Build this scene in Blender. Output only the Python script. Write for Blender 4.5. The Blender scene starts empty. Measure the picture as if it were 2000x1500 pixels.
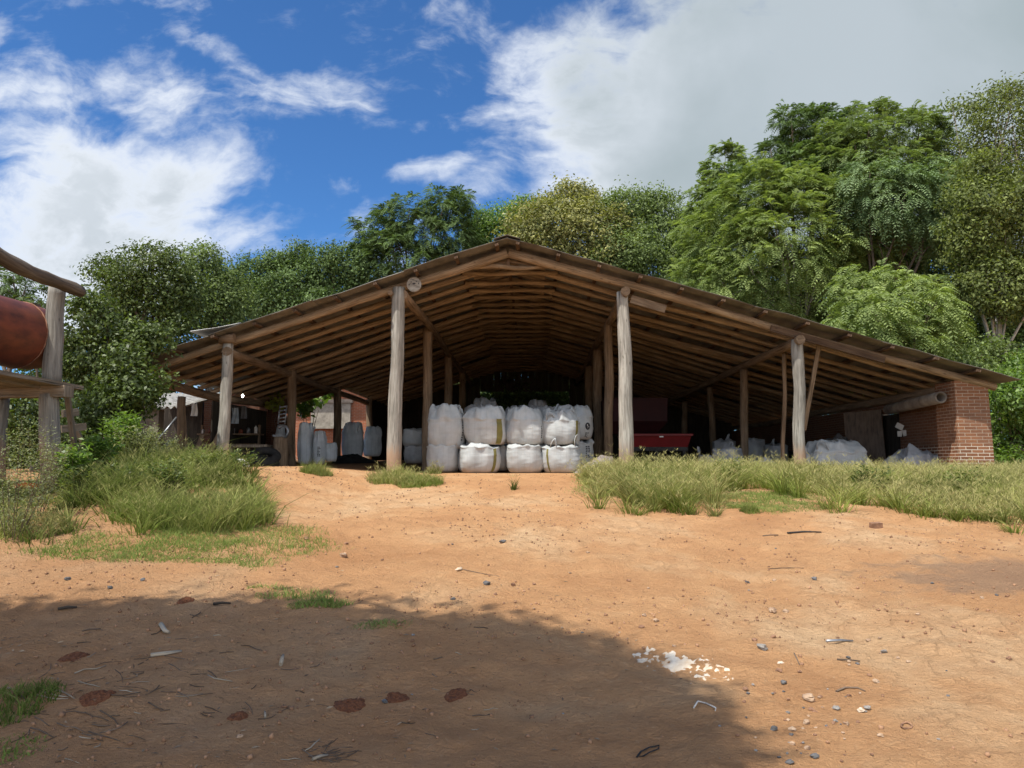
import bpy, math, random
import numpy as np
from mathutils import Vector, Matrix, Euler, noise as mnoise
R = math.radians
scene = bpy.context.scene
COL = scene.collection
rng = np.random.default_rng(7)
random.seed(7)

# ------------------------------------------------------------------ camera
EYE = Vector((0.0, 0.0, 1.6))
F = 1500.0
cam_d = bpy.data.cameras.new("camera"); cam = bpy.data.objects.new("camera", cam_d); COL.objects.link(cam)
cam_d.sensor_width = 36; cam_d.lens = 27.0; cam_d.clip_start = 0.05; cam_d.clip_end = 3000
cam.location = EYE; cam.rotation_euler = Euler((R(96.0), 0, R(1.6)), 'XYZ')
scene.camera = cam
RM = cam.rotation_euler.to_matrix()
scene.render.resolution_x = 1024; scene.render.resolution_y = 768

def ray(px, py):
    d = RM @ Vector(((px-1000)/F, (750-py)/F, -1.0)); return d
def P(px, py, Y):                      # point seen at a pixel of the photo, at distance Y north of the camera
    d = ray(px, py); return EYE + d*(Y/d.y)
RI = np.array(RM.inverted())
def proj(x, y, z):
    v = np.stack([x, y, z-EYE.z], -1) @ RI.T
    w = -v[..., 2]; return 1000+F*v[..., 0]/w, 750-F*v[..., 1]/w, w

# ------------------------------------------------------------------ light
SUN_DIR = Vector((-0.33, -0.335, 0.885)).normalized()      # towards the sun
elev = math.asin(SUN_DIR.z); azim = math.atan2(SUN_DIR.x, SUN_DIR.y)
sd = bpy.data.lights.new("sun", 'SUN'); sd.energy = 4.2; sd.angle = R(0.53); sd.color = (1.0, 0.95, 0.86)
so = bpy.data.objects.new("sun", sd); COL.objects.link(so)
so.rotation_euler = SUN_DIR.to_track_quat('Z', 'Y').to_euler(); so.location = (-20, -20, 40)
scene.view_settings.view_transform = 'Standard'; scene.view_settings.look = 'None'
scene.view_settings.exposure = 0.48; scene.view_settings.gamma = 1.0

class NT:
    def __init__(s, tree): s.t = tree; s.n = tree.nodes; s.l = tree.links
    def add(s, typ, **kw):
        n = s.n.new(typ)
        for k, v in kw.items():
            if k.startswith('_'): setattr(n, k[1:], v)
            else: s.put(n, k, v)
        return n
    def put(s, n, k, v):
        i = n.inputs[int(k[1:])] if (k[0] == 'i' and k[1:].isdigit()) else n.inputs[k.replace('__', ' ')]
        if isinstance(v, bpy.types.NodeSocket): s.l.new(v, i)
        elif isinstance(v, bpy.types.Node): s.l.new(v.outputs[0], i)
        else: i.default_value = v
    def math(s, op, a, b=None, c=None, clamp=False):
        n = s.n.new('ShaderNodeMath'); n.operation = op; n.use_clamp = clamp
        s.put(n, 'i0', a)
        if b is not None: s.put(n, 'i1', b)
        if c is not None: s.put(n, 'i2', c)
        return n.outputs[0]
    def mix(s, f, a, b, typ='MIX'):
        n = s.n.new('ShaderNodeMix'); n.data_type = 'RGBA'; n.blend_type = typ
        s.put(n, 'i0', f); s.put(n, 'i6', a); s.put(n, 'i7', b); return n.outputs[2]
    def ramp(s, f, stops):
        n = s.n.new('ShaderNodeValToRGB'); e = n.color_ramp.elements
        while len(e) < len(stops): e.new(0.5)
        for k, (p, c) in enumerate(stops):
            e[k].position = p; e[k].color = c if len(c) == 4 else (*c, 1)
        s.put(n, 'i0', f); return n.outputs[0]
    def maprange(s, v, a, b, c=0.0, d=1.0, typ='SMOOTHSTEP'):
        n = s.n.new('ShaderNodeMapRange'); n.interpolation_type = typ
        for k, x in zip(('i0', 'i1', 'i2', 'i3', 'i4'), (v, a, b, c, d)): s.put(n, k, x)
        return n.outputs[0]
    def noise(s, vec, scale, detail=4, rough=0.55, dist=0.0):
        n = s.n.new('ShaderNodeTexNoise'); s.put(n, 'Vector', vec); s.put(n, 'Scale', scale)
        s.put(n, 'Detail', detail); s.put(n, 'Roughness', rough); s.put(n, 'Distortion', dist); return n

# sky: Nishita blue with clouds laid out by direction (at infinity)
world = bpy.data.worlds.new("World"); scene.world = world; world.use_nodes = True
w = NT(world.node_tree); w.n.clear()
geo = w.add('ShaderNodeTexCoord')
sky = w.add('ShaderNodeTexSky', _sky_type='NISHITA'); sky.sun_disc = False
sky.sun_elevation = elev; sky.sun_rotation = azim; sky.altitude = 900; sky.air_density = 1.0; sky.dust_density = 0.2; sky.ozone_density = 3.0
sep = w.add('ShaderNodeSeparateXYZ', i0=geo.outputs['Generated'])
yy = w.math('MAXIMUM', sep.outputs[1], 0.12)
u = w.math('DIVIDE', sep.outputs[0], yy); v = w.math('DIVIDE', sep.outputs[2], yy)
uv = w.add('ShaderNodeCombineXYZ', i0=u, i1=v, i2=0.0).outputs[0]
n1 = w.noise(uv, 3.0, 5, 0.55)
off = w.add('ShaderNodeVectorMath', _operation='SUBTRACT', i0=n1.outputs['Color'], i1=(0.5, 0.5, 0.5))
off2 = w.add('ShaderNodeVectorMath', _operation='SCALE', i0=off.outputs[0]); off2.inputs['Scale'].default_value = 0.16
uvd = w.add('ShaderNodeVectorMath', _operation='ADD', i0=uv, i1=off2.outputs[0]).outputs[0]
def uvpix(px, py):
    d = ray(px, py); return d.x/d.y, d.z/d.y
blobs = [ # px, py, rx, ry, angle(deg, image up = +), weight
    (230, 420, 280, 190, 0, 1.3), (90, 230, 190, 130, -20, .72), (290, 200, 165, 120, -55, .80), (40, 420, 260, 240, 0, .85),
    (410, 430, 190, 70, -10, .72), (130, 560, 340, 140, 0, 1.2), (10, 60, 60, 60, 0, .5),
    (410, 110, 140, 40, -32, .50), (640, 175, 110, 40, -20, .36), (650, 380, 60, 40, 30, .16),
    (1480, 230, 560, 360, 0, 1.6), (1900, 120, 600, 460, 0, 1.7), (1270, 60, 300, 120, 10, .85), (1200, 330, 180, 160, 40, .85),
    (1060, 320, 110, 90, 60, .50), (960, 30, 110, 60, -10, .45), (880, 150, 75, 60, -30, .58), (860, 345, 120, 45, 0, .66),
    (940, 380, 120, 60, 20, .7), (720, 440, 40, 50, 0, .45), (1420, 330, 400, 200, 0, 1.1), (2300, 300, 700, 700, 0, 1.2),
    (-400, 300, 300, 250, 0, .8)]
dens = None
for (bx, by, rx, ry, ang, wt) in blobs:
    cu, cv = uvpix(bx, by)
    m = w.add('ShaderNodeMapping', _vector_type='TEXTURE', Vector=uvd)
    m.inputs['Location'].default_value = (cu, cv, 0); m.inputs['Rotation'].default_value = (0, 0, R(ang))
    m.inputs['Scale'].default_value = (rx/F, ry/F, 1)
    L = w.add('ShaderNodeVectorMath', _operation='LENGTH', i0=m.outputs[0]).outputs['Value']
    b = w.maprange(L, 0.25, 1.35, wt, 0.0)
    dens = b if dens is None else w.add('ShaderNodeMath', _operation='SMOOTH_MAX', i0=dens, i1=b, i2=0.15).outputs[0]
m2 = w.add('ShaderNodeMapping', Vector=uvd); m2.inputs['Rotation'].default_value = (0, 0, R(35)); m2.inputs['Scale'].default_value = (1.0, 2.1, 1)
nb = w.noise(m2.outputs[0], 5.0, 9, 0.60, 0.3)
nf = w.noise(uv, 13.0, 8, 0.62, 0.4)
nz = w.math('ADD', w.math('MULTIPLY', nb.outputs[0], 0.75), w.math('MULTIPLY', nf.outputs[0], 0.25))
nz = w.math('MULTIPLY', w.math('SUBTRACT', nz, 0.5), 4.0)
behind = w.maprange(sep.outputs[1], 0.16, -0.25, 0.0, 0.62)       # unseen cloud added behind the viewer to whiten the ambient light
nz3 = w.noise(geo.outputs['Generated'], 3.2, 6, 0.6, 0.3)
front = w.maprange(sep.outputs[1], 0.02, 0.16)
D = w.math('ADD', w.math('MULTIPLY', dens, front), w.math('MULTIPLY', nz, front))
D = w.math('ADD', D, w.math('ADD', behind, w.math('MULTIPLY', w.math('SUBTRACT', nz3.outputs[0], 0.5), w.math('MULTIPLY', behind, 3.0))))
alpha = w.maprange(D, 0.12, 1.22)
thick = w.maprange(D, 0.80, 1.55)
nl = w.noise(uv, 2.6, 6, 0.5, 0.2)
greyx = w.maprange(w.math('ADD', u, w.math('MULTIPLY', w.math('SUBTRACT', nl.outputs[0], 0.5), .55)), 0.0, 0.26)
shade = w.math('MULTIPLY', thick, w.maprange(nl.outputs[0], 0.32, 0.64, 0.25, 1.0))
lit = w.mix(shade, (0.64, 0.68, 0.74, 1), (0.43, 0.475, 0.52, 1))
grey = w.mix(w.maprange(nl.outputs[0], 0.34, 0.68), (0.37, 0.42, 0.46, 1), (0.29, 0.345, 0.37, 1))
ccol = w.mix(greyx, lit, grey)
ccol = w.mix(w.maprange(sep.outputs[1], 0.10, -0.35), ccol, (1.65, 1.62, 1.55, 1))      # unseen cloud behind the viewer, brightened to lift the shade
blue = w.mix(1.0, sky.outputs[0], (0.40, 0.70, 0.98, 1), 'MULTIPLY')
blue = w.mix(1.0, blue, (0.112, 0.112, 0.112, 1), 'MULTIPLY')
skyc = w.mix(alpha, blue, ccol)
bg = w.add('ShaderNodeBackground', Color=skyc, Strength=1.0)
# the Background above already carries the 0.085 Nishita strength in its colour chain
wo = w.add('ShaderNodeOutputWorld'); w.l.new(bg.outputs[0], wo.inputs[0])

# ------------------------------------------------------------------ helpers
def tag(o, label=None, cat=None, group=None, kind=None):
    if label: o['label'] = label
    if cat: o['category'] = cat
    if group: o['group'] = group
    if kind: o['kind'] = kind
    return o
def thing(name, label, cat, loc=(0, 0, 0), group=None, rotz=0):
    o = bpy.data.objects.new(name, None); COL.objects.link(o); o.location = loc; o.rotation_euler = (0, 0, rotz)
    o.empty_display_size = 0.2
    return tag(o, label, cat, group)

class MB:
    def __init__(s): s.v = []; s.f = []; s.uv = []; s.sm = []
    def face(s, idx, uvs, smooth=False): s.f.append(idx); s.uv.append(uvs); s.sm.append(smooth)
    def box(s, c, size, rot=None, jit=0.0):
        hx, hy, hz = size[0]/2, size[1]/2, size[2]/2
        M = rot if rot is not None else Matrix.Identity(3)
        b = len(s.v); c = Vector(c)
        co = [(-hx,-hy,-hz),(hx,-hy,-hz),(hx,hy,-hz),(-hx,hy,-hz),(-hx,-hy,hz),(hx,-hy,hz),(hx,hy,hz),(-hx,hy,hz)]
        for p in co:
            q = Vector(p)
            if jit: q += Vector((random.uniform(-jit, jit), random.uniform(-jit, jit), random.uniform(-jit, jit)))
            s.v.append(tuple(c + M @ q))
        for fc, (a, d) in (((0,3,2,1),(0,1)), ((4,5,6,7),(0,1)), ((0,1,5,4),(0,2)), ((2,3,7,6),(0,2)), ((1,2,6,5),(1,2)), ((3,0,4,7),(1,2))):
            s.face([b+i for i in fc], [(co[i][a]+c[a], co[i][d]+c[d]) for i in fc])
        return s
    def beam(s, p0, p1, wd, ht, up=Vector((0, 0, 1))):     # rectangular bar from p0 to p1, grain uv along it
        p0 = Vector(p0); p1 = Vector(p1); d = (p1-p0).normalized(); sd_ = d.cross(up)
        if sd_.length < 1e-4: sd_ = d.cross(Vector((1, 0, 0)))
        sd_.normalize(); u_ = sd_.cross(d).normalized(); L = (p1-p0).length
        b = len(s.v)
        for p in (p0, p1):
            for a, c in ((-1,-1),(1,-1),(1,1),(-1,1)): s.v.append(tuple(p + sd_*(a*wd/2) + u_*(c*ht/2)))
        o = random.uniform(0, 9)
        for i in range(4):
            j = (i+1) % 4; w0 = wd if i % 2 == 0 else ht
            s.face([b+i, b+j, b+4+j, b+4+i][::-1], [(o+i, 0), (o+i+w0, 0), (o+i+w0, L), (o+i, L)][::-1])
        s.face([b, b+1, b+2, b+3], [(0,0),(wd,0),(wd,ht),(0,ht)]); s.face([b+7, b+6, b+5, b+4], [(0,0),(wd,0),(wd,ht),(0,ht)])
        return s
    def tube(s, pts, radii, seg=10, caps=True, smooth=True, irr=0.0, seed=0, flat=1.0):
        n = len(pts); pts = [Vector(p) for p in pts]; b = len(s.v); L = 0
        d0 = (pts[1]-pts[0]).normalized(); ref = Vector((0, 0, 1)) if abs(d0.z) < 0.9 else Vector((1, 0, 0))
        x = d0.cross(ref).normalized(); Ls = []; off_ = random.uniform(0, 20)
        for i in range(n):
            d = (pts[min(i+1, n-1)]-pts[max(i-1, 0)]).normalized()
            x = (x - d*x.dot(d)).normalized(); y = d.cross(x)
            if i: L += (pts[i]-pts[i-1]).length
            Ls.append(L)
            for k in range(seg):
                a = 2*math.pi*k/seg; r = radii[i]
                if irr: r *= 1 + irr*(mnoise.noise(Vector((math.cos(a)*1.1+seed*3.1, math.sin(a)*1.1, L*1.3+seed)))+.5*mnoise.noise(Vector((math.cos(a)*2.6+seed*1.7, math.sin(a)*2.6, L*4+seed))))
                s.v.append(tuple(pts[i] + x*(math.cos(a)*r) + y*(math.sin(a)*r*flat)))
        rm = sum(radii)/n
        for i in range(n-1):
            for k in range(seg):
                k2 = (k+1) % seg
                u0 = off_ + k/seg*2*math.pi*rm; u1 = off_ + (k+1)/seg*2*math.pi*rm
                s.face([b+i*seg+k, b+i*seg+k2, b+(i+1)*seg+k2, b+(i+1)*seg+k], [(u0, Ls[i]), (u1, Ls[i]), (u1, Ls[i+1]), (u0, Ls[i+1])], smooth)
        if caps:
            s.face([b+k for k in range(seg)][::-1], [(off_+math.cos(k)*.1, math.sin(k)*.1) for k in range(seg)])
            s.face([b+(n-1)*seg+k for k in range(seg)], [(off_+math.cos(k)*.1, math.sin(k)*.1) for k in range(seg)])
        return s
    def log(s, p0, p1, r0, r1, bend=0.0, seg=12, n=9, irr=0.12, seed=None):
        p0 = Vector(p0); p1 = Vector(p1); seed = seed if seed is not None else random.uniform(0, 99)
        d = (p1-p0); a = d.orthogonal().normalized(); b_ = d.normalized().cross(a)
        pts = []; rr = []
        for i in range(n):
            t = i/(n-1); q = p0 + d*t
            q += (a*mnoise.noise(Vector((t*2.2+seed, 0, 0))) + b_*mnoise.noise(Vector((t*2.2, seed, 5))))*bend*math.sin(math.pi*min(1, max(0, t*.9+.05)))
            pts.append(q); rr.append(r0+(r1-r0)*t)
        return s.tube(pts, rr, seg, True, True, irr, seed)
    def quadgrid(s, pts, nu, nv, uvs=None, smooth=True, wrap=False):
        b = len(s.v); s.v.extend([tuple(p) for p in pts])
        for i in range(nv-1):
            for k in range(nu if wrap else nu-1):
                k2 = (k+1) % nu; ix = [i*nu+k, i*nu+k2, (i+1)*nu+k2, (i+1)*nu+k]
                if uvs is None: uu = [(k/nu, i/nv), ((k+1)/nu, i/nv), ((k+1)/nu, (i+1)/nv), (k/nu, (i+1)/nv)]
                else: uu = [uvs[j] for j in ix]
                s.face([b+j for j in ix], uu, smooth)
        return s
    def build(s, name, mat, parent=None):
        me = bpy.data.meshes.new(name); me.from_pydata(s.v, [], s.f); 
        ul = me.uv_layers.new(name='UVMap'); flat = [c for f in s.uv for p in f for c in p]; ul.data.foreach_set('uv', flat)
        me.polygons.foreach_set('use_smooth', s.sm); me.materials.append(mat); me.update()
        o = bpy.data.objects.new(name, me); COL.objects.link(o)
        if parent is not None:
            o.parent = parent
            if parent.type == 'EMPTY': o.matrix_parent_inverse = Matrix.LocRotScale(parent.location, parent.rotation_euler, None).inverted()
        return o

def np_mesh(name, V, Fq, mat, parent=None, attrs=None, smooth=False):
    me = bpy.data.meshes.new(name); nv = len(V); nf, k = Fq.shape
    me.vertices.add(nv); me.vertices.foreach_set('co', np.ascontiguousarray(V, dtype=np.float32).ravel())
    me.loops.add(nf*k); me.loops.foreach_set('vertex_index', Fq.astype(np.int32).ravel())
    me.polygons.add(nf); me.polygons.foreach_set('loop_start', np.arange(0, nf*k, k, dtype=np.int32))
    me.polygons.foreach_set('loop_total', np.full(nf, k, dtype=np.int32))
    if smooth: me.polygons.foreach_set('use_smooth', np.ones(nf, dtype=bool))
    for an, av in (attrs or {}).items():
        at = me.attributes.new(an, 'FLOAT', 'POINT'); at.data.foreach_set('value', av.astype(np.float32))
    me.materials.append(mat); me.update(calc_edges=True); me.validate()
    o = bpy.data.objects.new(name, me); COL.objects.link(o)
    if parent is not None:
        o.parent = parent; o.matrix_parent_inverse = Matrix.LocRotScale(parent.location, parent.rotation_euler, None).inverted()
    return o

# 2D value noise (numpy)
_lat = rng.random((256, 256))
def vnoise(x, y):
    xi = np.floor(x).astype(int); yi = np.floor(y).astype(int); fx = x-xi; fy = y-yi
    fx = fx*fx*(3-2*fx); fy = fy*fy*(3-2*fy)
    a = _lat[xi & 255, yi & 255]; b = _lat[(xi+1) & 255, yi & 255]; c = _lat[xi & 255, (yi+1) & 255]; d = _lat[(xi+1) & 255, (yi+1) & 255]
    return (a*(1-fx)+b*fx)*(1-fy) + (c*(1-fx)+d*fx)*fy - 0.5
def fbm(x, y, o=4, g=0.5):
    s = 0; a = 1.0
    for k in range(o): s = s + a*vnoise(x*2**k+17.3*k, y*2**k+5.1*k); a *= g
    return s
def S(t): t = np.clip(t, 0, 1); return t*t*(3-2*t)

def hgt(x, y, fine=True):
    x = np.asarray(x, float); y = np.asarray(y, float)
    t = np.clip((y-3)/12.5, 0, 1)
    h = 1.42*(1-(1-t)**1.15)
    left = S((-x-2.6)/2.4)
    h = h + left*(0.32*S((y-6)/4)*(1-0.6*S((y-12)/4)))
    h = h + left*np.clip(y-17, 0, 18)*0.016
    h = h + 0.05*fbm(x*.35+3, y*.35, 3)*S((y-1)/3)
    r2 = ((x-8)/9)**2
    h = h - 0.05*np.exp(-((x-2.3+.3*np.sin(y*1.1))**2)/.12)*S((y-5)/1.5)*S((10-y)/2)
    if fine:
        f = S((17-y)/2.5)
        h = h + f*(0.040*fbm(x*1.3, y*1.3, 4) + 0.028*fbm(x*5, y*5, 4, .7))
        for (cx, sl) in ((3.25, .13), (4.75, .13)):                     # worn wheel tracks
            dx = (x-cx-sl*(y-5)-.12*np.sin(y*.7)); h = h - .028*np.exp(-(dx/.16)**2)*(.6+.8*fbm(x*2+7, y*.6, 2))*S((9.5-y)/3) + .003*np.sin((y+.3*np.abs(dx))*38)*np.exp(-(dx/.15)**4)*S((9-y)/3)
    return h
def ground(px, py):
    d = ray(px, py); t = 2.0
    for _ in range(4000):
        p = EYE + d*t
        if p.z <= float(hgt(p.x, p.y)): break
        t += 0.01
        if t > 60: break
    return p
def inpoly(x, y, poly):
    n = len(poly); r = np.zeros(len(x), bool); j = n-1
    for i in range(n):
        xi, yi = poly[i]; xj, yj = poly[j]
        c = ((yi > y) != (yj > y)) & (x < (xj-xi)*(y-yi)/((yj-yi)+1e-9)+xi)
        r ^= c; j = i
    return r

# ------------------------------------------------------------------ materials
def mat(name):
    m = bpy.data.materials.new(name); m.use_nodes = True; t = NT(m.node_tree); t.n.clear()
    out = t.add('ShaderNodeOutputMaterial'); return m, t, out
def finish(t, out, col, rough=0.8, bump=None, bstr=0.3, bdist=0.02, metal=0.0, spec=0.3):
    b = t.add('ShaderNodeBsdfPrincipled', Base__Color=col, Roughness=rough, Metallic=metal)
    b.inputs['Specular IOR Level'].default_value = spec
    if bump is not None:
        bn = t.add('ShaderNodeBump', Height=bump, Strength=bstr, Distance=bdist); t.l.new(bn.outputs[0], b.inputs['Normal'])
    t.l.new(b.outputs[0], out.inputs[0]); return b

def m_wood(name, c_dark, c_mid, c_light, gscale=1.0, dirt=None):
    m, t, out = mat(name); tc = t.add('ShaderNodeTexCoord')
    mp = t.add('ShaderNodeMapping', Vector=tc.outputs['UV']); mp.inputs['Scale'].default_value = (26*gscale, 1.6*gscale, 1)
    g = t.noise(mp.outputs[0], 1.0, 6, 0.65, 0.5)
    mp2 = t.add('ShaderNodeMapping', Vector=tc.outputs['UV']); mp2.inputs['Scale'].default_value = (4.5, 1.1, 1)
    p = t.noise(mp2.outputs[0], 1.2, 4, 0.6)
    obi = t.add('ShaderNodeObjectInfo')
    f = t.math('ADD', t.math('MULTIPLY', g.outputs[0], .6), t.math('MULTIPLY', p.outputs[0], .4))
    col = t.ramp(f, [(0.30, c_dark), (0.48, c_mid), (0.66, c_light)])
    # knots
    mp3 = t.add('ShaderNodeMapping', Vector=tc.outputs['UV']); mp3.inputs['Scale'].default_value = (9, 3.4, 1)
    vo = t.add('ShaderNodeTexVoronoi', Vector=mp3.outputs[0], Scale=1.0)
    kn = t.maprange(vo.outputs['Distance'], 0.06, 0.15, 0.55, 0.0)
    col = t.mix(kn, col, tuple(x*.35 for x in c_dark[:3])+(1,))
    mp4 = t.add('ShaderNodeMapping', Vector=tc.outputs['UV']); mp4.inputs['Scale'].default_value = (34, .55, 1)
    cr = t.noise(mp4.outputs[0], 1.0, 3, .5, .3)
    ck = t.maprange(cr.outputs[0], 0.63, 0.70)
    col = t.mix(t.math('MULTIPLY', ck, .7), col, tuple(x*.3 for x in c_dark[:3])+(1,))
    var = t.maprange(obi.outputs['Random'], 0, 1, 0.80, 1.16, 'LINEAR')
    col = t.mix(1.0, col, t.add('ShaderNodeCombineXYZ', i0=var, i1=var, i2=var).outputs[0], 'MULTIPLY')
    hb = t.math('SUBTRACT', t.math('ADD', g.outputs[0], t.math('MULTIPLY', p.outputs[0], .5)), t.math('MULTIPLY', ck, .8))
    if dirt:
        oz = t.add('ShaderNodeSeparateXYZ', i0=tc.outputs['Object']); mud = t.maprange(t.math('ADD', oz.outputs[2], t.math('MULTIPLY', p.outputs[0], -.9)), 1.25, 1.65, .75, 0.0)
        col = t.mix(mud, col, (.36,.22,.13,1))
    finish(t, out, col, 0.85, hb, 1.0, 0.018, spec=0.15); return m
W_POST = m_wood('weathered_post', (.09,.083,.072,1), (.27,.25,.215,1), (.49,.465,.405,1), 1.0, True)
W_POSTIN = m_wood('brown_post', (.08,.05,.033,1), (.20,.14,.09,1), (.33,.24,.16,1))
W_RAFT = m_wood('rafter_log', (.085,.056,.033,1), (.235,.165,.102,1), (.39,.29,.19,1))
W_BATT = m_wood('batten', (.05,.03,.02,1), (.11,.07,.045,1), (.18,.12,.075,1))
W_PLANK = m_wood('grey_plank', (.08,.065,.05,1), (.21,.17,.125,1), (.36,.30,.23,1))
W_BARK = m_wood('bark', (.05,.04,.03,1), (.13,.10,.075,1), (.26,.22,.17,1), .6)
W_LBARK = m_wood('pale_bark', (.16,.14,.11,1), (.34,.31,.26,1), (.50,.47,.41,1), .6)
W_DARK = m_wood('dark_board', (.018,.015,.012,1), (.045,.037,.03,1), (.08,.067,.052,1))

def m_brick(name='brick', c1=(.27,.12,.063,1), c2=(.16,.07,.04,1), mort=(.46,.38,.29,1)):
    m, t, out = mat(name); tc = t.add('ShaderNodeTexCoord')
    nn = t.noise(tc.outputs['UV'], 6, 3, .5)
    o = t.add('ShaderNodeVectorMath', _operation='SCALE', i0=t.add('ShaderNodeVectorMath', _operation='SUBTRACT', i0=nn.outputs['Color'], i1=(.5,.5,.5)).outputs[0]); o.inputs['Scale'].default_value = .012
    uvv = t.add('ShaderNodeVectorMath', _operation='ADD', i0=tc.outputs['UV'], i1=o.outputs[0]).outputs[0]
    b = t.add('ShaderNodeTexBrick', Vector=uvv, Color1=c1, Color2=c2, Mortar=mort, Scale=1.0)
    b.inputs['Mortar Size'].default_value = 0.007; b.inputs['Brick Width'].default_value = .235; b.inputs['Row Height'].default_value = .068
    b.inputs['Mortar Smooth'].default_value = .25; b.inputs['Bias'].default_value = -.1
    n2 = t.noise(tc.outputs['UV'], 1.7, 5, .6); n3 = t.noise(tc.outputs['UV'], 40, 4, .6)
    col = t.mix(t.maprange(n2.outputs[0], .45, .75, 0, .55), b.outputs[0], (.16,.10,.075,1))
    col = t.mix(t.maprange(n3.outputs[0], .35, .7, 0, .4), col, (.36,.17,.09,1))
    sy = t.add('ShaderNodeSeparateXYZ', i0=tc.outputs['UV']); basez = t.math('MULTIPLY', t.maprange(sy.outputs[1], 1.95, 2.05, 1, 0), b.outputs['Fac']); col = t.mix(t.math('MULTIPLY', basez, .8), col, (.72,.64,.52,1))
    h = t.math('SUBTRACT', t.math('MULTIPLY', n3.outputs[0], .35), b.outputs['Fac'])
    finish(t, out, col, .92, h, 1.0, .012, spec=.1); return m
BRICK = m_brick()

def m_plain(name, col, rough=.7, col2=None, sc=6.0, bs=.25, bd=.01, metal=0.0, spec=.3, coord='Object', st=(1,1,1)):
    m, t, out = mat(name); tc = t.add('ShaderNodeTexCoord')
    mp = t.add('ShaderNodeMapping', Vector=tc.outputs[coord]); mp.inputs['Scale'].default_value = st
    n = t.noise(mp.outputs[0], sc, 6, .6); c2 = col2 or tuple(x*.6 for x in col[:3])
    c = t.ramp(n.outputs[0], [(.33, c2), (.62, col)])
    finish(t, out, c, rough, n.outputs[0], bs, bd, metal, spec); return m
RUST = m_plain('rusty_tank', (.20,.052,.022), .55, (.085,.025,.014), 3.2, .3, .01, .0, .4, st=(1,1,2.0))
RUSTL = m_plain('weld_scale', (.30,.16,.10), .8, (.15,.06,.035), 14)
SHEET = m_plain('old_sheet', (.19,.175,.15), .6, (.10,.09,.075), 2.6, .25, .01, .15, .4, st=(1,.35,1))
SHEETL = m_plain('bright_sheet', (.62,.62,.60), .4, (.42,.41,.39), 4, .1, .01, .5, .5)
FIBRO = m_plain('fibre_cement', (.42,.41,.38), .9, (.22,.21,.19), 6)
CONC = m_plain('concrete', (.34,.31,.26), .95, (.20,.18,.15), 5)
METAL = m_plain('grey_metal', (.35,.37,.39), .4, (.18,.19,.20), 8, .1, .01, .7, .5)
BLACK = m_plain('black_rubber', (.028,.027,.026), .8, (.014,.014,.014), 9)
STEELD = m_plain('dark_steel', (.05,.045,.042), .6, (.02,.018,.016), 9, metal=.5)
REDP = m_plain('red_paint', (.17,.009,.011), .5, (.12,.007,.008), 3, .05)
PAPER = m_plain('paper', (.66,.63,.58), .9, (.50,.47,.42), 4)
ORANGE = m_plain('orange_drum', (.55,.19,.05), .6, (.34,.11,.04), 6)
PUMP = m_plain('orange_gourd', (.62,.17,.03), .6, (.45,.10,.02), 8)
WHITEP = m_plain('white_plastic', (.78,.78,.76), .5, (.58,.58,.56), 9)
LIME = m_plain('lime', (.66,.59,.48), .95, (.50,.38,.26), 9, .6, .02)
PANEL = m_plain('stained_panel', (.17,.12,.085), .8, (.09,.065,.05), 4, .3, .01, st=(6,1,1))
YEL = m_plain('olive_stripe', (.19,.17,.05), .75, (.13,.12,.04), 7)
INK = m_plain('ink', (.035,.035,.04), .8, (.02,.02,.025), 7)
CHAR = m_plain('charcoal_stone', (.15,.145,.14), .85, (.07,.068,.065), 12)
STONE1 = m_plain('tan_stone', (.46,.33,.22), .9, (.25,.16,.10), 14, .5)
STONE2 = m_plain('brown_stone', (.30,.17,.10), .9, (.15,.08,.05), 14, .5)
STONE3 = m_plain('grey_stone', (.30,.28,.25), .9, (.15,.14,.125), 14, .5)
ANT = m_plain('red_earth', (.29,.115,.052), 1.0, (.15,.056,.027), 55, 1.0, .05)
TWIG = m_wood('twig', (.05,.035,.025,1), (.14,.10,.07,1), (.25,.19,.14,1))
TWIGL = m_wood('pale_stick', (.20,.155,.11,1), (.36,.30,.22,1), (.52,.45,.35,1))

def m_bag(name, base=(.43,.45,.45), dark=(.33,.35,.35)):
    m, t, out = mat(name); tc = t.add('ShaderNodeTexCoord'); uvc = tc.outputs['UV']
    n = t.noise(tc.outputs['Object'], 3.2, 4, .6)
    s_ = t.add('ShaderNodeSeparateXYZ', i0=uvc)
    wv = t.add('ShaderNodeTexWave', _wave_type='BANDS', Vector=uvc, Scale=4.0); wv.bands_direction = 'X'
    seam = t.maprange(wv.outputs['Fac'], .93, .99)
    hn = t.add('ShaderNodeMapping', Vector=uvc); hn.inputs['Scale'].default_value = (2.0, 14, 1)
    n2 = t.noise(hn.outputs[0], 1.6, 6, .6, .8)
    col = t.ramp(n.outputs[0], [(.32, dark), (.62, base)])
    col = t.mix(t.math('MULTIPLY', seam, .22), col, (.30,.31,.31,1))
    low = t.maprange(s_.outputs[1], 0.0, .13, .45, 0.0)
    col = t.mix(low, col, (.42,.30,.20,1))
    h = t.math('ADD', t.math('MULTIPLY', n2.outputs[0], 1.0), t.math('MULTIPLY', seam, .2))
    finish(t, out, col, .62, h, .35, .02, spec=.25); return m
BAG = m_bag('woven_bag'); BAGD = m_bag('dark_woven_bag', (.36,.37,.38), (.22,.225,.23))  # BAGD is the same weave in a darker grey
TARP = m_bag('grey_tarp', (.33,.34,.355), (.20,.205,.215))

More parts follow.
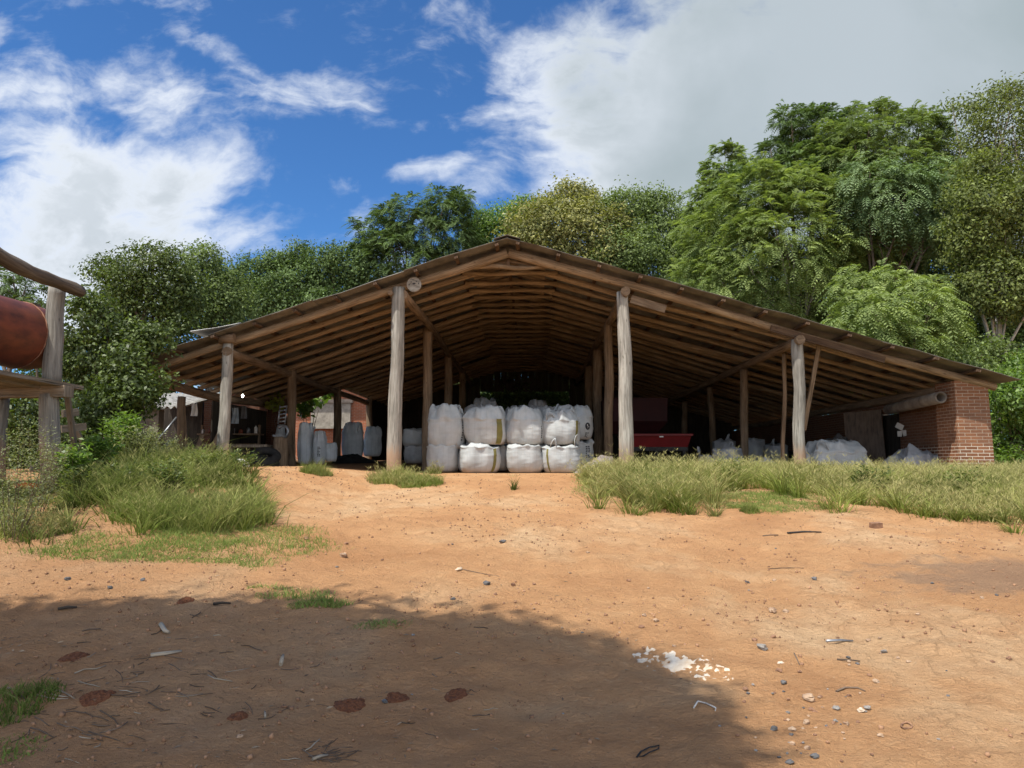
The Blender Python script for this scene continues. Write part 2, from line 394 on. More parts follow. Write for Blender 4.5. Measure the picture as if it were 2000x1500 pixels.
def m_leaf(name, c1, c2, trans=.35, rough=.6, spec=.22):
    m, t, out = mat(name)
    a = t.add('ShaderNodeAttribute', _attribute_name='tint').outputs['Fac']
    col = t.ramp(a, [(0.0, c2), (0.75, c1), (1.0, tuple(min(1, x*1.5) for x in c1))])
    b = t.add('ShaderNodeBsdfPrincipled', Base__Color=col, Roughness=rough); b.inputs['Specular IOR Level'].default_value = spec
    tr = t.add('ShaderNodeBsdfTranslucent', Color=t.mix(1.0, col, (1.25, 1.35, .5, 1), 'MULTIPLY'))
    mx = t.add('ShaderNodeMixShader', i0=trans, i1=b.outputs[0], i2=tr.outputs[0]); t.l.new(mx.outputs[0], out.inputs[0]); return m
L_MID = m_leaf('leaf_mid', (0.208, 0.271, 0.099), (0.087, 0.124, 0.048))
L_DARK = m_leaf('leaf_dark', (0.131, 0.197, 0.065), (0.057, 0.092, 0.035), .25)
L_FEATH = m_leaf('leaf_feathery', (0.279, 0.346, 0.119), (0.126, 0.177, 0.061), .35)
L_SILV = m_leaf('leaf_silver', (0.213, 0.293, 0.132), (0.092, 0.151, 0.061), .25, .55, .25)
L_OLIVE = m_leaf('leaf_olive', (0.311, 0.302, 0.113), (0.133, 0.151, 0.056), .3)
L_BRIGHT = m_leaf('leaf_bright', (0.186, 0.289, 0.055), (0.068, 0.124, 0.028), .4, .45, .5)
L_SHRUB = m_leaf('leaf_shrub', (.125,.170,.045), (.045,.068,.020), .3, .5, .4)
L_EDGE = m_leaf('leaf_edge', (0.193, 0.231, 0.072), (0.077, 0.099, 0.033), .35)
L_YEL = m_leaf('leaf_yellow', (.30,.30,.05), (.14,.17,.03), .4)
L_PALE = m_leaf('leaf_pale_weed', (.26,.28,.15), (.13,.16,.07), .3)
def m_grass(name, g1, g2, straw, amt=.5):
    m, t, out = mat(name)
    a = t.add('ShaderNodeAttribute', _attribute_name='tint').outputs['Fac']; h = t.add('ShaderNodeAttribute', _attribute_name='along').outputs['Fac']
    col = t.mix(a, (*g1, 1), (*g2, 1))
    d = t.add('ShaderNodeAttribute', _attribute_name='dry').outputs['Fac']
    f = t.math('MULTIPLY', t.math('ADD', t.math('MULTIPLY', h, .7), d), amt, clamp=True)
    col = t.mix(f, col, (*straw, 1))
    b = t.add('ShaderNodeBsdfPrincipled', Base__Color=col, Roughness=.8); b.inputs['Specular IOR Level'].default_value = .08
    tr = t.add('ShaderNodeBsdfTranslucent', Color=col)
    mx = t.add('ShaderNodeMixShader', i0=.35, i1=b.outputs[0], i2=tr.outputs[0]); t.l.new(mx.outputs[0], out.inputs[0]); return m
G_TALL = m_grass('tall_grass', (.06,.10,.012), (.19,.26,.045), (.50,.43,.20), .36)
G_DRY = m_grass('dry_grass', (.10,.15,.02), (.26,.32,.06), (.54,.46,.22), .44)
G_SHORT = m_grass('short_grass', (.15,.24,.04), (.25,.33,.08), (.40,.36,.17), .45)

# dirt
def m_dirt():
    m, t, out = mat('red_dirt'); tc = t.add('ShaderNodeTexCoord'); ob = tc.outputs['Object']
    n1 = t.noise(ob, .55, 5, .6, .4); n2 = t.noise(ob, 3.2, 6, .65, .3)
    st = t.add('ShaderNodeMapping', Vector=ob); st.inputs['Scale'].default_value = (1.0, 2.0, 1); st.inputs['Rotation'].default_value = (0, 0, R(12))
    n3 = t.noise(st.outputs[0], 14, 7, .7, .6); n4 = t.noise(ob, 90, 4, .7)
    col = t.ramp(n1.outputs[0], [(.32, (.54,.28,.130)), (.50, (.67,.375,.182)), (.68, (.76,.505,.285))])
    col = t.mix(t.maprange(n2.outputs[0], .40, .68, 0, .42), col, (.50,.26,.125,1))
    col = t.mix(t.maprange(n3.outputs[0], .56, .72, 0, .50), col, (.66,.45,.27,1))
    col = t.mix(t.maprange(n3.outputs[0], .44, .30, 0, .45), col, (.36,.18,.085,1))
    col = t.mix(t.maprange(n4.outputs[0], .60, .72, 0, .45), col, (.22,.11,.055,1))
    col = t.mix(t.maprange(n4.outputs[0], .38, .28, 0, .4), col, (.72,.52,.33,1))
    sx = t.add('ShaderNodeSeparateXYZ', i0=ob)
    # leaf-mould brown soil under the tree, near left; grey-brown litter and darker soil
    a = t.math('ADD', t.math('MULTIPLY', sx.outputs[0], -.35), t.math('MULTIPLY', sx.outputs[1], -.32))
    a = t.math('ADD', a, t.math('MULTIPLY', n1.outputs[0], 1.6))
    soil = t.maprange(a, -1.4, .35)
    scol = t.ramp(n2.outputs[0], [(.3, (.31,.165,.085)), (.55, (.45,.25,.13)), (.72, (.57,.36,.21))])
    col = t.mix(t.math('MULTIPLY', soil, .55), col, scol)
    # dark grey stains at the right
    mp = t.add('ShaderNodeMapping', _vector_type='TEXTURE', Vector=ob); g = ground(1990, 1130); mp.inputs['Location'].default_value = (g.x, g.y, 0); mp.inputs['Scale'].default_value = (1.7, .9, 9)
    mp.inputs['Location'].default_value[2] = g.z
    L = t.add('ShaderNodeVectorMath', _operation='LENGTH', i0=mp.outputs[0]).outputs['Value']
    sf = t.maprange(t.math('ADD', L, t.math('MULTIPLY', t.math('SUBTRACT', n2.outputs[0], .5), 2.2)), .35, 1.0, .6, 0.0)
    col = t.mix(sf, col, (.26,.185,.135,1))
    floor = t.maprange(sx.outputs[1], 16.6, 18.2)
    col = t.mix(t.math('MULTIPLY', floor, .85), col, (.16,.09,.05,1))  # floor colour darkened to stand for the shade under the roof
    # cracks
    cw = t.add('ShaderNodeVectorMath', _operation='ADD', i0=ob, i1=t.add('ShaderNodeVectorMath', _operation='SCALE', i0=n2.outputs['Color'], Scale=.35).outputs[0])
    vo = t.add('ShaderNodeTexVoronoi', _feature='DISTANCE_TO_EDGE', Vector=cw.outputs[0], Scale=2.6)
    ck = t.math('MULTIPLY', t.maprange(vo.outputs['Distance'], 0.0, .018, 1, 0), t.maprange(n1.outputs[0], .40, .6))
    n5 = t.noise(ob, 34, 6, .72, .5)
    h = t.math('ADD', t.math('MULTIPLY', n3.outputs[0], .9), t.math('MULTIPLY', n4.outputs[0], .38)); h = t.math('ADD', h, t.math('MULTIPLY', n5.outputs[0], .75))
    h = t.math('ADD', h, t.math('MULTIPLY', n2.outputs[0], .9)); h = t.math('SUBTRACT', h, t.math('MULTIPLY', ck, .25))
    col = t.mix(t.maprange(n5.outputs[0], .57, .70, 0, .42), col, (.36,.185,.09,1)); col = t.mix(t.maprange(n5.outputs[0], .42, .30, 0, .4), col, (.74,.53,.33,1))
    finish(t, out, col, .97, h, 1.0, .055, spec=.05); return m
DIRT = m_dirt()

# ================================================================== GROUND
def axis(lo, hi, step, far_lo, far_hi):
    a = list(np.arange(lo, hi+1e-6, step)); st = step; x = hi
    while x < far_hi: st *= 1.25; x += st; a.append(x)
    st = step; x = lo; pre = []
    while x > far_lo: st *= 1.25; x -= st; pre.append(x)
    return np.array(pre[::-1]+a)
gx = axis(-8, 10.5, .04, -600, 600); gy = axis(2.0, 16.5, .04, -300, 1200)
GX, GY = np.meshgrid(gx, gy); GZ = hgt(GX, GY)
nx, ny = len(gx), len(gy); ii = np.arange(nx*ny).reshape(ny, nx)
Fq = np.stack([ii[:-1, :-1], ii[:-1, 1:], ii[1:, 1:], ii[1:, :-1]], -1).reshape(-1, 4)
g_ = np_mesh('ground', np.stack([GX, GY, GZ], -1).reshape(-1, 3), Fq, DIRT, smooth=True); tag(g_, 'bare reddish dirt yard sloping up to the shed', kind='structure')

# ================================================================== SHED
apex = P(992, 494, 16); rE = P(1944, 757, 16); lE = P(262, 731, 16)
sR = (apex.z-rE.z)/(rE.x-apex.x); sL = (apex.z-lE.z)/(apex.x-lE.x)
def roofz(x): return apex.z - (sR*(x-apex.x) if x > apex.x else sL*(apex.x-x))      # rafter centre line
YB, YE = 16.0, 34.4
shed = thing('open_shed', 'big open-fronted storage shed with corrugated gable roof on log rafters and posts', 'shed', (apex.x, 16, 1.5))
xOL = P(445, 660, 16).x; xIL = P(780, 565, 16).x; xIR = P(1215, 570, 16).x; xOR = P(1558, 668, 16).x; xW = P(1866, 780, 16).x
RR = .070
k = 0; Y = YB; ks = []
while Y <= YE+.01:
    j = (lambda s_: random.uniform(-s_, s_)) if k else (lambda s_: 0)
    r = RR*random.uniform(.85, 1.08) if k else .088
    xl = lE.x if Y < 25.7 else xOL+.1
    rx = rE.x if k == 0 else xW+.55+j(.1)
    MB().log((apex.x+.02, Y, apex.z+j(.02)), (rx, Y+j(.05), roofz(rx)+j(.02)), r*1.08, r*.88, .10, 12, 16, .13).build('rafter', W_RAFT, shed)
    MB().log((apex.x-.02, Y+.01, apex.z+j(.02)), (xl, Y+j(.05), roofz(xl)+j(.02)), r*1.08, r*.88, .10, 12, 16, .13).build('rafter', W_RAFT, shed)
    hw = random.uniform(.95, 1.15) if k else .84
    dz = .27 + j(.03)
    if k > 0: dz = .29+j(.02)
    yt = Y-.125 if k else Y+.13
    MB().log((apex.x-hw, yt, apex.z-dz+j(.03)), (apex.x+hw+.05, yt, apex.z-dz+j(.03)), .056, .05, .05, 8, 8, .15).build('collar_tie', W_RAFT, shed)
    MB().beam((apex.x+j(.03), Y+.1, apex.z-dz-.02), (apex.x, Y+.1, apex.z-.02), .07, .03, Vector((0, 1, 0))).build('king_strut', W_BATT, shed)
    k += 1; Y += .8
# second diagonal boards crossing behind each front tie
for q in (0, 1, 2, 3):
    Yq = YB+.8*q+.2
    MB().beam((apex.x-.8, Yq, apex.z-.30), (apex.x+.03, Yq, apex.z-.12), .03, .07).build('tie_brace', W_RAFT, shed)
    MB().beam((apex.x+.8, Yq, apex.z-.30), (apex.x-.03, Yq, apex.z-.12), .03, .07).build('tie_brace', W_RAFT, shed)
# purlins on top of the rafters, ends stick out under the sheet edge
def purl(x, y0, y1, sd_):
    z = roofz(x)+.125; sl = -sR if sd_ > 0 else sL
    up = Vector((-sl, 0, 1)).normalized()
    MB().beam((x, y0, z), (x, y1, z), .075, .05, up).build('purlin', W_BATT, shed)
xs = apex.x+.22
while xs < rE.x+.10: purl(xs, YB-.50+random.uniform(-.04, .03), YE+.3, 1); xs += .84
xs = apex.x-.22
while xs > lE.x-.1: purl(xs, YB-.46+random.uniform(-.05, .05), YE+.3 if xs > xOL else 25.9, -1); xs -= .84
# corrugated roof sheets (waves run down the slope)
def sheet(x0, x1, y0, y1, name='roof_sheet', lift=0.0, m=SHEET, warp=0.0, tilt=0.0):
    wl = .076; ny_ = int((y1-y0)/wl*6); ys = np.linspace(y0, y1, ny_); nxs = max(3, int(abs(x1-x0)/.45))
    xs_ = np.linspace(x0, x1, nxs); V = []; top = []
    for x in xs_:
        t = (x-x0)/(x1-x0)
        z = roofz(x)+.165+lift+tilt*(1-t) + warp*np.sin(x*2.3+1)*.5*np.exp(-(ys-y0)/1.2) + .009*np.sin(ys/wl*2*math.pi) + .012*math.sin(x*5.1)*np.exp(-(ys-y0)/.8)
        V.append(np.stack([np.full(ny_, x), ys + 0.02*math.sin(x*7)*(ys < y0+.01), z], -1))
    V = np.array(V).reshape(-1, 3); T = V.copy(); T[:, 2] += .006
    ii = np.arange(nxs*ny_).reshape(nxs, ny_)
    f = np.stack([ii[:-1, :-1], ii[1:, :-1], ii[1:, 1:], ii[:-1, 1:]], -1).reshape(-1, 4)
    n = len(V); e = np.stack([ii[:-1, 0], ii[1:, 0], ii[1:, 0]+n, ii[:-1, 0]+n], -1)
    return np_mesh(name, np.concatenate([V, T]), np.concatenate([f[:, ::-1], f+n, e]), m, shed, smooth=True)
def roofrow(sgn):
    xm = rE.x+.10 if sgn > 0 else lE.x-.15
    L = abs(xm-apex.x); n = 4; w_ = L/n
    for i in range(n):
        a = apex.x+sgn*(i*w_-.02); b = apex.x+sgn*((i+1)*w_+.12)
        if sgn < 0 and i == n-1: b = apex.x+sgn*(L)
        ye = YE+.5
        if sgn < 0 and abs(a-apex.x) > abs(xOL-apex.x)-1.0: ye = 25.9
        sheet(a, b, YB-.46+random.uniform(-.03, .03), ye, lift=.010*(n-i)+ (0.005 if i % 2 else 0), warp=.02 if sgn < 0 else .012)
roofrow(1); roofrow(-1)
# lifted loose sheet at the left
sheet(P(372, 640, 15.6).x, P(470, 640, 15.6).x, YB-.42, YB+1.4, 'loose_roof_sheet', .07, SHEETL, .01, .16)
capv = MB()
for sgn in (-1, 1):
    capv.beam((apex.x+sgn*.13, YB-.5, apex.z+.21), (apex.x+sgn*.13, YE+.4, apex.z+.21), .30, .008, Vector((sgn*sR, 0, 1)).normalized())
capv.build('ridge_cap', SHEET, shed)
# posts
def post(xt, yt_, Y, xb, rb, rt, m=W_POST, zt=None, name='post', irr=.15, bend=.06):
    top = P(xt, yt_, Y); zt = top.z if zt is None else zt
    bx = P(xb, 905, Y).x; zb = float(hgt(bx, Y))-.25
    MB().log((bx, Y, zb), (top.x, Y, zt), rb, rt, bend, 18, 18, irr).build(name, m, shed)
post(446, 666, 15.95, 433, .125, .110); post(779, 562, 15.95, 770, .155, .128); post(1215, 571, 15.95, 1225, .160, .125)
post(1557, 664, 15.95, 1563, .122, .112, irr=.16)
post(571, 718, 20.2, 569, .12, .11, W_POSTIN, irr=.2); post(659, 752, 24.9, 658, .13, .12, W_POSTIN); post(721, 780, 29.7, 720, .13, .12, W_POSTIN)
post(836, 640, 20.2, 834, .135, .125, W_POSTIN); post(876, 690, 25.0, 873, .135, .125, W_POSTIN); post(903, 722, 29.5, 901, .13, .12, W_POSTIN)
post(1188, 632, 19.4, 1187, .115, .115, W_POSTIN); post(1167, 684, 22.9, 1168, .14, .14, W_POSTIN); post(1150, 715, 27, 1150, .13, .13, W_POSTIN); 
post(1453, 722, 20.1, 1454, .105, .100, W_POSTIN); post(1386, 757, 24.1, 1397, .11, .09, W_POSTIN); post(1338, 785, 28.5, 1338, .12, .1, W_POSTIN)
post(1532, 690, 17.2, 1532, .048, .048, W_POSTIN, bend=.08); post(355, 775, 17.2, 352, .10, .09, W_POSTIN, name='eave_post')
a = P(1600, 672, 16.1); b = P(1570, 840, 16.6); MB().beam(b, a, .085, .04, Vector((0, 1, 0))).build('brace', W_POSTIN, shed)
# plates carried by the posts
def plate(x, y0, y1, r=.10, dx=0, drop=.19, m=W_POSTIN):
    MB().log((x+dx, y0, roofz(x)-drop), (x, y1, roofz(x)-drop), r, r*.9, .12, 12, 20, .12).build('wall_plate', m, shed)
plate(xOL+.04, 15.85, 29.9); plate(xIL+.1, 15.9, YE); plate(xIR+.04, 15.75, YE); plate(xOR-.03, 15.72, YE, .095)
plate(P(300, 757, 16).x-.2, 15.9, 25.7, .11); plate(xW+.1, 16.78, YE, .11, drop=.2)
# short cap boards by the inner posts and the board sistered to the right rafter
c0 = P(1232, 584, 15.9); c1 = P(1300, 604, 15.9); MB().beam(c0, c1, .04, .17, Vector((0, 0, 1))).build('cap_board', W_POSTIN, shed)
c0 = P(1505, 641, 15.86); c1 = P(1728, 703, 15.86); MB().beam(c0, c1, .05, .13, Vector((0, 0, 1))).build('sister_board', W_BATT, shed)
for (px, py) in ((762, 571), (1222, 575)):
    c = P(px, py, 15.8); MB().tube([c, c+Vector((0, .9, 0))], [.055, .055], 10, irr=.1).build('stub_log', W_POSTIN, shed)
c = P(438, 662, 15.85); MB().tube([c+Vector((-.1, 0, 0)), c+Vector((.22, 0, .02))], [.10, .10], 10, irr=.1).build('stub_log', W_POSTIN, shed)
# brick pier and right wall
zb = float(hgt(9.0, 16))-.3
pw0 = P(1866, 800, 16).x; pw1 = P(1931, 800, 16).x
pier = MB()
def taper(c0, c1, z0, z1, y0, y1, e=.03):
    b = len(pier.v); co = [(c0-e*0.4, y0-e, z0), (c1+e, y0-e, z0), (c1+e, y1, z0), (c0-e*.4, y1, z0), (c0, y0, z1), (c1, y0, z1), (c1, y1, z1), (c0, y1, z1)]
    pier.v.extend(co)
    for fc, (i0, i1) in (((4,5,6,7),(0,1)), ((0,1,5,4),(0,2)), ((2,3,7,6),(0,2)), ((1,2,6,5),(1,2)), ((3,0,4,7),(1,2))):
        pier.face([b+i for i in fc], [(co[i][i0], co[i][i1]) for i in fc])
taper(pw0, pw1, zb, roofz(pw0)-.10, 15.98, 16.75)
pier.build('brick_pier', BRICK, shed)
wl = MB(); zt = roofz(xW+.1)-.30
wl.box((xW+.22, (16.752+18.7)/2, (zb+zt)/2), (.22, 18.7-16.752, zt-zb)); wl.box((xW+.22, (21+YE)/2, (zb+zt)/2), (.22, YE-21, zt-zb))
wl.box((xW+.22, 19.85, zt-.1), (.22, 2.3, .2)); wl.build('brick_wall', m_brick('recess_shade_brick', (.15,.068,.04,1), (.10,.045,.028,1), (.20,.16,.12,1)), shed)  # wall brick darkened in colour to stand for the recess shade
# door board, frame and dark inner partition at the right aisle
a = P(1655, 905, 20.2); b = P(1733, 905, 19.4); z0 = 1.35
MB().beam((a.x, 20.2, z0+.78), (b.x, 19.5, z0+.82), .05, 1.62, Vector((0, 0, 1))).build('door_board', PANEL, shed)
a = P(1778, 870, 18.6); MB().beam((a.x, 18.6, 1.4), (a.x, 18.6, 2.55), .10, .05, Vector((0, 1, 0))).build('door_post', W_PLANK, shed)
# rear wall of dark boards with a low opening
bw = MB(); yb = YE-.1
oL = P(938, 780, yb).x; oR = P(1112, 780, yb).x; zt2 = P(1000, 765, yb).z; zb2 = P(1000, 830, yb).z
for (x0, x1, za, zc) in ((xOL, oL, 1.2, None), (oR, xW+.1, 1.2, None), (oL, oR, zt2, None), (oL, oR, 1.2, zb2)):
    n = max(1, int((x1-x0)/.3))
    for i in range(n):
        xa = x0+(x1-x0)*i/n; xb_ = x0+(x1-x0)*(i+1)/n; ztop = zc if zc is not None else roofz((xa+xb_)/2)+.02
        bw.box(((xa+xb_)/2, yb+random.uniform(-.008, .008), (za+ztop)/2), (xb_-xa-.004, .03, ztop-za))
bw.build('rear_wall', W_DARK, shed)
q = MB(); xx = P(300, 757, 16).x-.25; q.box((xx, (19.6+25.6)/2, 2.3), (.04, 6.0, 1.9)); q.build('side_wall', W_DARK, shed)  # boards added on the open left side to keep light off the workshop
q = MB(); q.box((xW+.24, 19.85, (zb+zt)/2-.15), (.05, 2.28, zt-zb-.2)); q.build('gap_backing', W_DARK, shed)  # dark backing added to block the bright sky behind the door gap
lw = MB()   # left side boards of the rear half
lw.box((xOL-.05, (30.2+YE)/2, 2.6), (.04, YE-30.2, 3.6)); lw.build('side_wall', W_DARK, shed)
# log slice nailed to the front rafter
c = P(809, 556, 15.84); dsc = MB(); ring = []
dsc.tube([c+Vector((0, -.03, 0)), c+Vector((0, .03, 0))], [.155, .155], 20, irr=.06, seed=3); ds = dsc.build('log_slice', W_POST); tag(ds, 'round sawn log slice with dark holes hanging on the front rafter', 'log slice')
for (dx, dz, w_, h_) in ((0.0, .015, .07, .035), (-.06, .05, .03, .02), (.05, .065, .03, .02), (.10, .02, .02, .04), (-.10, -.01, .02, .03), (-.02, .10, .03, .012)):
    q = MB(); q.tube([c+Vector((dx, -.036, dz)), c+Vector((dx, -.028, dz))], [w_/2, w_/2], 8, flat=h_/w_); q.build('hole', INK, ds)


# ================================================================== BULK BAGS
def srf(w, d, h, seed, top='tied', bulge=.05, nexp=4.0):
    sh = .70 if top == 'tied' else .86; nexp = min(nexp, 5)*.8
    """bag surface: angle a, height t -> point (local)"""
    rs = np.random.default_rng(int(seed*10)); ph = rs.uniform(0, 6.28, 8); lean = rs.uniform(-.035, .035, 2); sag = rs.uniform(-.03, .03, 2)
    def f(a, t, off=0.0):
        ca, sa = math.cos(a), math.sin(a)
        ne = nexp if t < .85 else nexp-1.6*(t-.85)/.15
        rr = (abs(ca)**ne+abs(sa)**ne)**(-1/ne)
        tb = min(t/.82, 1.0)
        if top == 'flat' and w > .7: bulge_ = bulge+.06
        else: bulge_ = bulge+.03
        k = 1.0-.15*math.exp(-tb*9) + bulge_*math.sin(math.pi*min(1, tb*.95))
        z = h*tb*sh
        if t > .82:
            q = (t-.82)/.18
            if top == 'flat': k = k*(1-.98*q**1.4); z = h*.86+h*.05*math.sin(q*2.4)
            else:
                k = k*(1-.45*q**.8-.53*q**5); z = h*(sh+.33*math.sin(min(q*1.25, 1)*1.57)-.10*q**3)
        x = ca*rr*w/2*k; y = sa*rr*d/2*k
        wr = 0
        if t > .70: wr = (t-.70)/.30
        n = mnoise.noise(Vector((ca*2.0+seed, sa*2.0, z*2.0)))*.06 + .012*abs(mnoise.noise(Vector((ca*2+seed, sa*2, z*12)))) + mnoise.noise(Vector((ca*5+seed, sa*5, z*6)))*.014
        n += wr*(.15*abs(mnoise.noise(Vector((ca*5+seed*2, sa*5, z*4))))+.06*math.sin(a*7+ph[0]+3*z+2*mnoise.noise(Vector((ca*3, sa*3, seed))))*min(1, wr*2))
        n += .012*math.exp(-((t-.80)/.02)**2)
        n *= min(1.0, w/.95)
        l = math.hypot(x, y)+1e-6
        x += ca*(n+off)+lean[0]*z; y += sa*(n+off)+lean[1]*z
        z += (.12*mnoise.noise(Vector((x*5, y*5, seed*3)))+.06*mnoise.noise(Vector((x*12, y*12, seed*3))))*wr*1.6*min(1.0, w/.95)**1.5 + sag[0]*x*t
        return Vector((x, y, z))
    return f
def bag(loc, w, d, h, label, seed, rot=0.0, top='tied', stripe=None, loops=2, m=None, group='big white woven sacks', nexp=4.0, bulge=.05, marks=None, tilt=0, name='bulk_bag'):
    root = thing(name, label, 'bulk bag', (0, 0, 0), group)
    f = srf(w, d, h, seed, top, bulge, nexp); NA, NTt = 64, 40; pts = []; uvs = []
    for i in range(NTt+1):
        t = i/NTt; t = t if t < .5 else t
        for k in range(NA):
            pts.append(f(2*math.pi*k/NA, t)); uvs.append((k/NA*2*(w+d)*.5, t*h))
    b = MB(); b.quadgrid(pts, NA, NTt+1, uvs, True, True)
    o = b.build('sack_body', m or BAG, root)
    if stripe is not None:
        a0, a1 = stripe; sp = []; 
        for i in range(24):
            for k in range(4): sp.append(f(a0+(a1-a0)*k/3, .02+.78*i/23, .006))
        MB().quadgrid(sp, 4, 24).build('stripe', YEL, root)
    rs = random.Random(seed)
    for q in range(loops):
        a = [-2.3, -.85, .75, 2.4][(q+int(seed)) % 4]+rs.uniform(-.2, .2); p0 = f(a, .84); p1 = f(a+.35, .84)
        hh = rs.uniform(.14, .26); oo = Vector((rs.uniform(-.06, .06), rs.uniform(-.08, 0), 0)); pts_ = []
        for i in range(9):
            s_ = i/8; pts_.append(p0.lerp(p1, s_)+Vector((0, 0, hh*math.sin(math.pi*s_)))+oo*math.sin(math.pi*s_)+Vector((.02*math.sin(s_*7+seed), 0, 0)))
        MB().tube(pts_, [.034]*9, 8, True, True, .1, flat=.3).build('lifting_loop', BAG if m is None else m, root)
    if marks:
        for (kind, a0, t0, sw, sh) in marks:
            mk = MB()
            if kind == 'text':
                rr_ = random.Random(seed+a0*7); n = 7
                for i in range(n):
                    tt = t0+sh*(i+.5)/n; wln = sw*rr_.uniform(.6, 1)
                    for part in range(2):
                        if rr_.random() < .2: continue
                        g0 = a0+wln*part*.5; g1 = g0+wln*.38
                        sp = [f(g0+(g1-g0)*k/3, tt+sh/n*.3*j, .006) for j in (-1, 1) for k in range(4)]; mk.quadgrid(sp, 4, 2)
                mk.build('print', INK, root)
            else:
                ctr = f(a0, t0, .008); seg = 18; sp = [f(a0, t0, .009)]
                for k in range(seg): sp.append(f(a0+sw*math.cos(k/seg*6.283), t0+sh*math.sin(k/seg*6.283), .008))
                b0 = len(mk.v); mk.v.extend([tuple(q) for q in sp])
                for k in range(seg): mk.face([b0, b0+1+k, b0+1+(k+1) % seg], [(0,0)]*3)
                mk.build('round_mark', INK, root)
                mk = MB(); 
                for (du, dv, eu, ev) in ((-.08, -.6, .13, .9), (-.35, .1, .2, .45), (.2, -.2, .42, .1)):
                    sp = [f(a0+sw*(du+(eu)*kk), t0+sh*(dv+ev*jj*.9), .013) for jj in (0, 1) for kk in (0, 1)]; mk.quadgrid(sp, 2, 2)
                mk.build('mark_figure', WHITEP, root)
    root.location = loc; root.rotation_euler = (tilt, 0, rot); return root
PI = math.pi
def gz(x, y): return float(hgt(x, y, False))
def pxx(px, Y): return P(px, 915, Y).x
Yb = 16.95
def bagpix(x0, x1, ytop, ybot, Y, label, seed, **kw):
    a = P(x0, ybot, Y); b = P(x1, ytop, Y); w_ = b.x-a.x
    d_ = kw.pop('d', w_*1.0); z0 = kw.pop('z', a.z)
    return bag(((a.x+b.x)/2, Y+d_/2, z0), w_*.97, d_, (b.z-a.z), label, seed, **kw)
bt = 'white bulk sack, '
st = (-.92, -.70)
bagpix(830, 893, 862, 921, 17.0, 'lower white bulk sack of the leftmost stack, slumped beside the left inner post', 1.3, top='flat', loops=1, d=.9)
bagpix(893, 973, 864, 923, 16.8, 'lower white bulk sack with olive stripe, second stack from the left', 2.1, top='flat', loops=1, stripe=(-1.0, -.86), rot=.12, d=.85)
bagpix(989, 1061, 864, 923, 16.85, 'lower white bulk sack without a stripe, third stack from the left', 3.7, top='flat', loops=0, d=.85)
bagpix(1061, 1134, 864, 923, 16.85, 'lower white bulk sack of the fourth stack, a loop on its rim', 4.2, top='flat', loops=2, stripe=(-2.28, -2.2), d=.85)
bagpix(833, 908, 790, 876, 17.0, 'upper white bulk sack with open puckered mouth on the leftmost stack', 5.5, loops=2, tilt=0, marks=[('text', -.78, .2, .12, .45)], d=.9)
bagpix(906, 988, 795, 868, 16.85, 'upper white bulk sack with broad olive stripe on the second stack', 6.4, loops=1, stripe=(-1.02, -.80), d=.9)
bagpix(987, 1062, 797, 868, 16.9, 'upper white bulk sack with folded top on the third stack', 7.1, loops=1, marks=[('text', -.80, .2, .1, .4)], d=.88)
bagpix(1058, 1134, 801, 868, 16.9, 'upper white bulk sack with narrow olive edge stripe on the fourth stack', 8.6, loops=1, stripe=(-.88, -.76), d=.88)
bagpix(955, 996, 862, 919, 17.3, 'white bulk sack wedged behind the lower striped sack', 9.1, top='flat', loops=0, d=1.2)
bagpix(1085, 1158, 792, 858, 18.1, 'tall white bulk sack with round dark mark, set back at the right end', 10.4, loops=2, marks=[('disc', -.95, .46, .13, .13), ('text', -1.05, .05, .25, .2)], d=.9)
bagpix(1085, 1160, 855, 912, 18.1, 'lower set-back white bulk sack carrying the one with the round mark', 11.2, loops=0, top='flat', marks=[('text', -1.05, .3, .25, .4)], d=.9)
for i, (x0, x1, yt_, Y) in enumerate(((900, 965, 790, 19.2), (975, 1040, 792, 19.4), (1030, 1090, 790, 19.3))):
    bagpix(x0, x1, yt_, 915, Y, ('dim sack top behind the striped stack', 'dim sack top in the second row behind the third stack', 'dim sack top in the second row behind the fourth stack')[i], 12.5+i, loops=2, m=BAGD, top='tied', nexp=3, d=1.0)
bagpix(918, 976, 776, 915, 21.5, 'dark sack rising highest behind the stacks, left of the back opening', 17.2, loops=2, m=BAGD, d=1.1)
bagpix(1030, 1075, 779, 915, 22.0, 'dark sack below the middle of the back opening', 18.9, loops=2, m=BAGD, d=1.1)
bagpix(783, 828, 834, 872, 20.8, 'white sack half hidden between the left inner post and the second post', 20.4, loops=0, top='flat', d=1.0)
bagpix(786, 832, 866, 905, 20.7, 'dim lower sack between the left inner post and the second post', 21.7, loops=0, m=BAGD, top='flat', d=1.0)
# left aisle sacks
g2 = 'upright sacks in the left aisle'
BAGL = m_bag('pale_woven_bag', (.74,.78,.80), (.60,.64,.66))
bagpix(577, 609, 824, 906, 21.3, 'tall upright white sack right of the forked second post', 22.3, loops=1, group=g2, m=BAGL, nexp=2.6, d=.5, bulge=.04)
bagpix(606, 632, 840, 906, 21.1, 'medium upright white sack with printed lines beside the tall one', 23.1, loops=1, group=g2, m=BAGL, nexp=2.6, d=.45, marks=[('text', -1.5, .25, .5, .35)])
bagpix(632, 655, 864, 901, 21.3, 'smallest white sack, in front of the dark third post', 24.8, loops=0, group=g2, m=BAGL, nexp=2.6, d=.35)
bagpix(664, 706, 824, 895, 25.6, 'wide upright sack behind the dark third post', 25.4, loops=1, group=g2, m=BAGL, nexp=2.8, d=.6)
bagpix(707, 742, 832, 891, 26.5, 'upright sack with lit crumpled top, rightmost in the left aisle', 26.9, loops=0, group=g2, m=BAGL, nexp=2.6, d=.5)
bagpix(534, 552, 828, 885, 22.5, 'narrow white sack standing behind the wooden stump', 27.7, loops=0, group=g2, m=BAGL, nexp=2.6, d=.4)
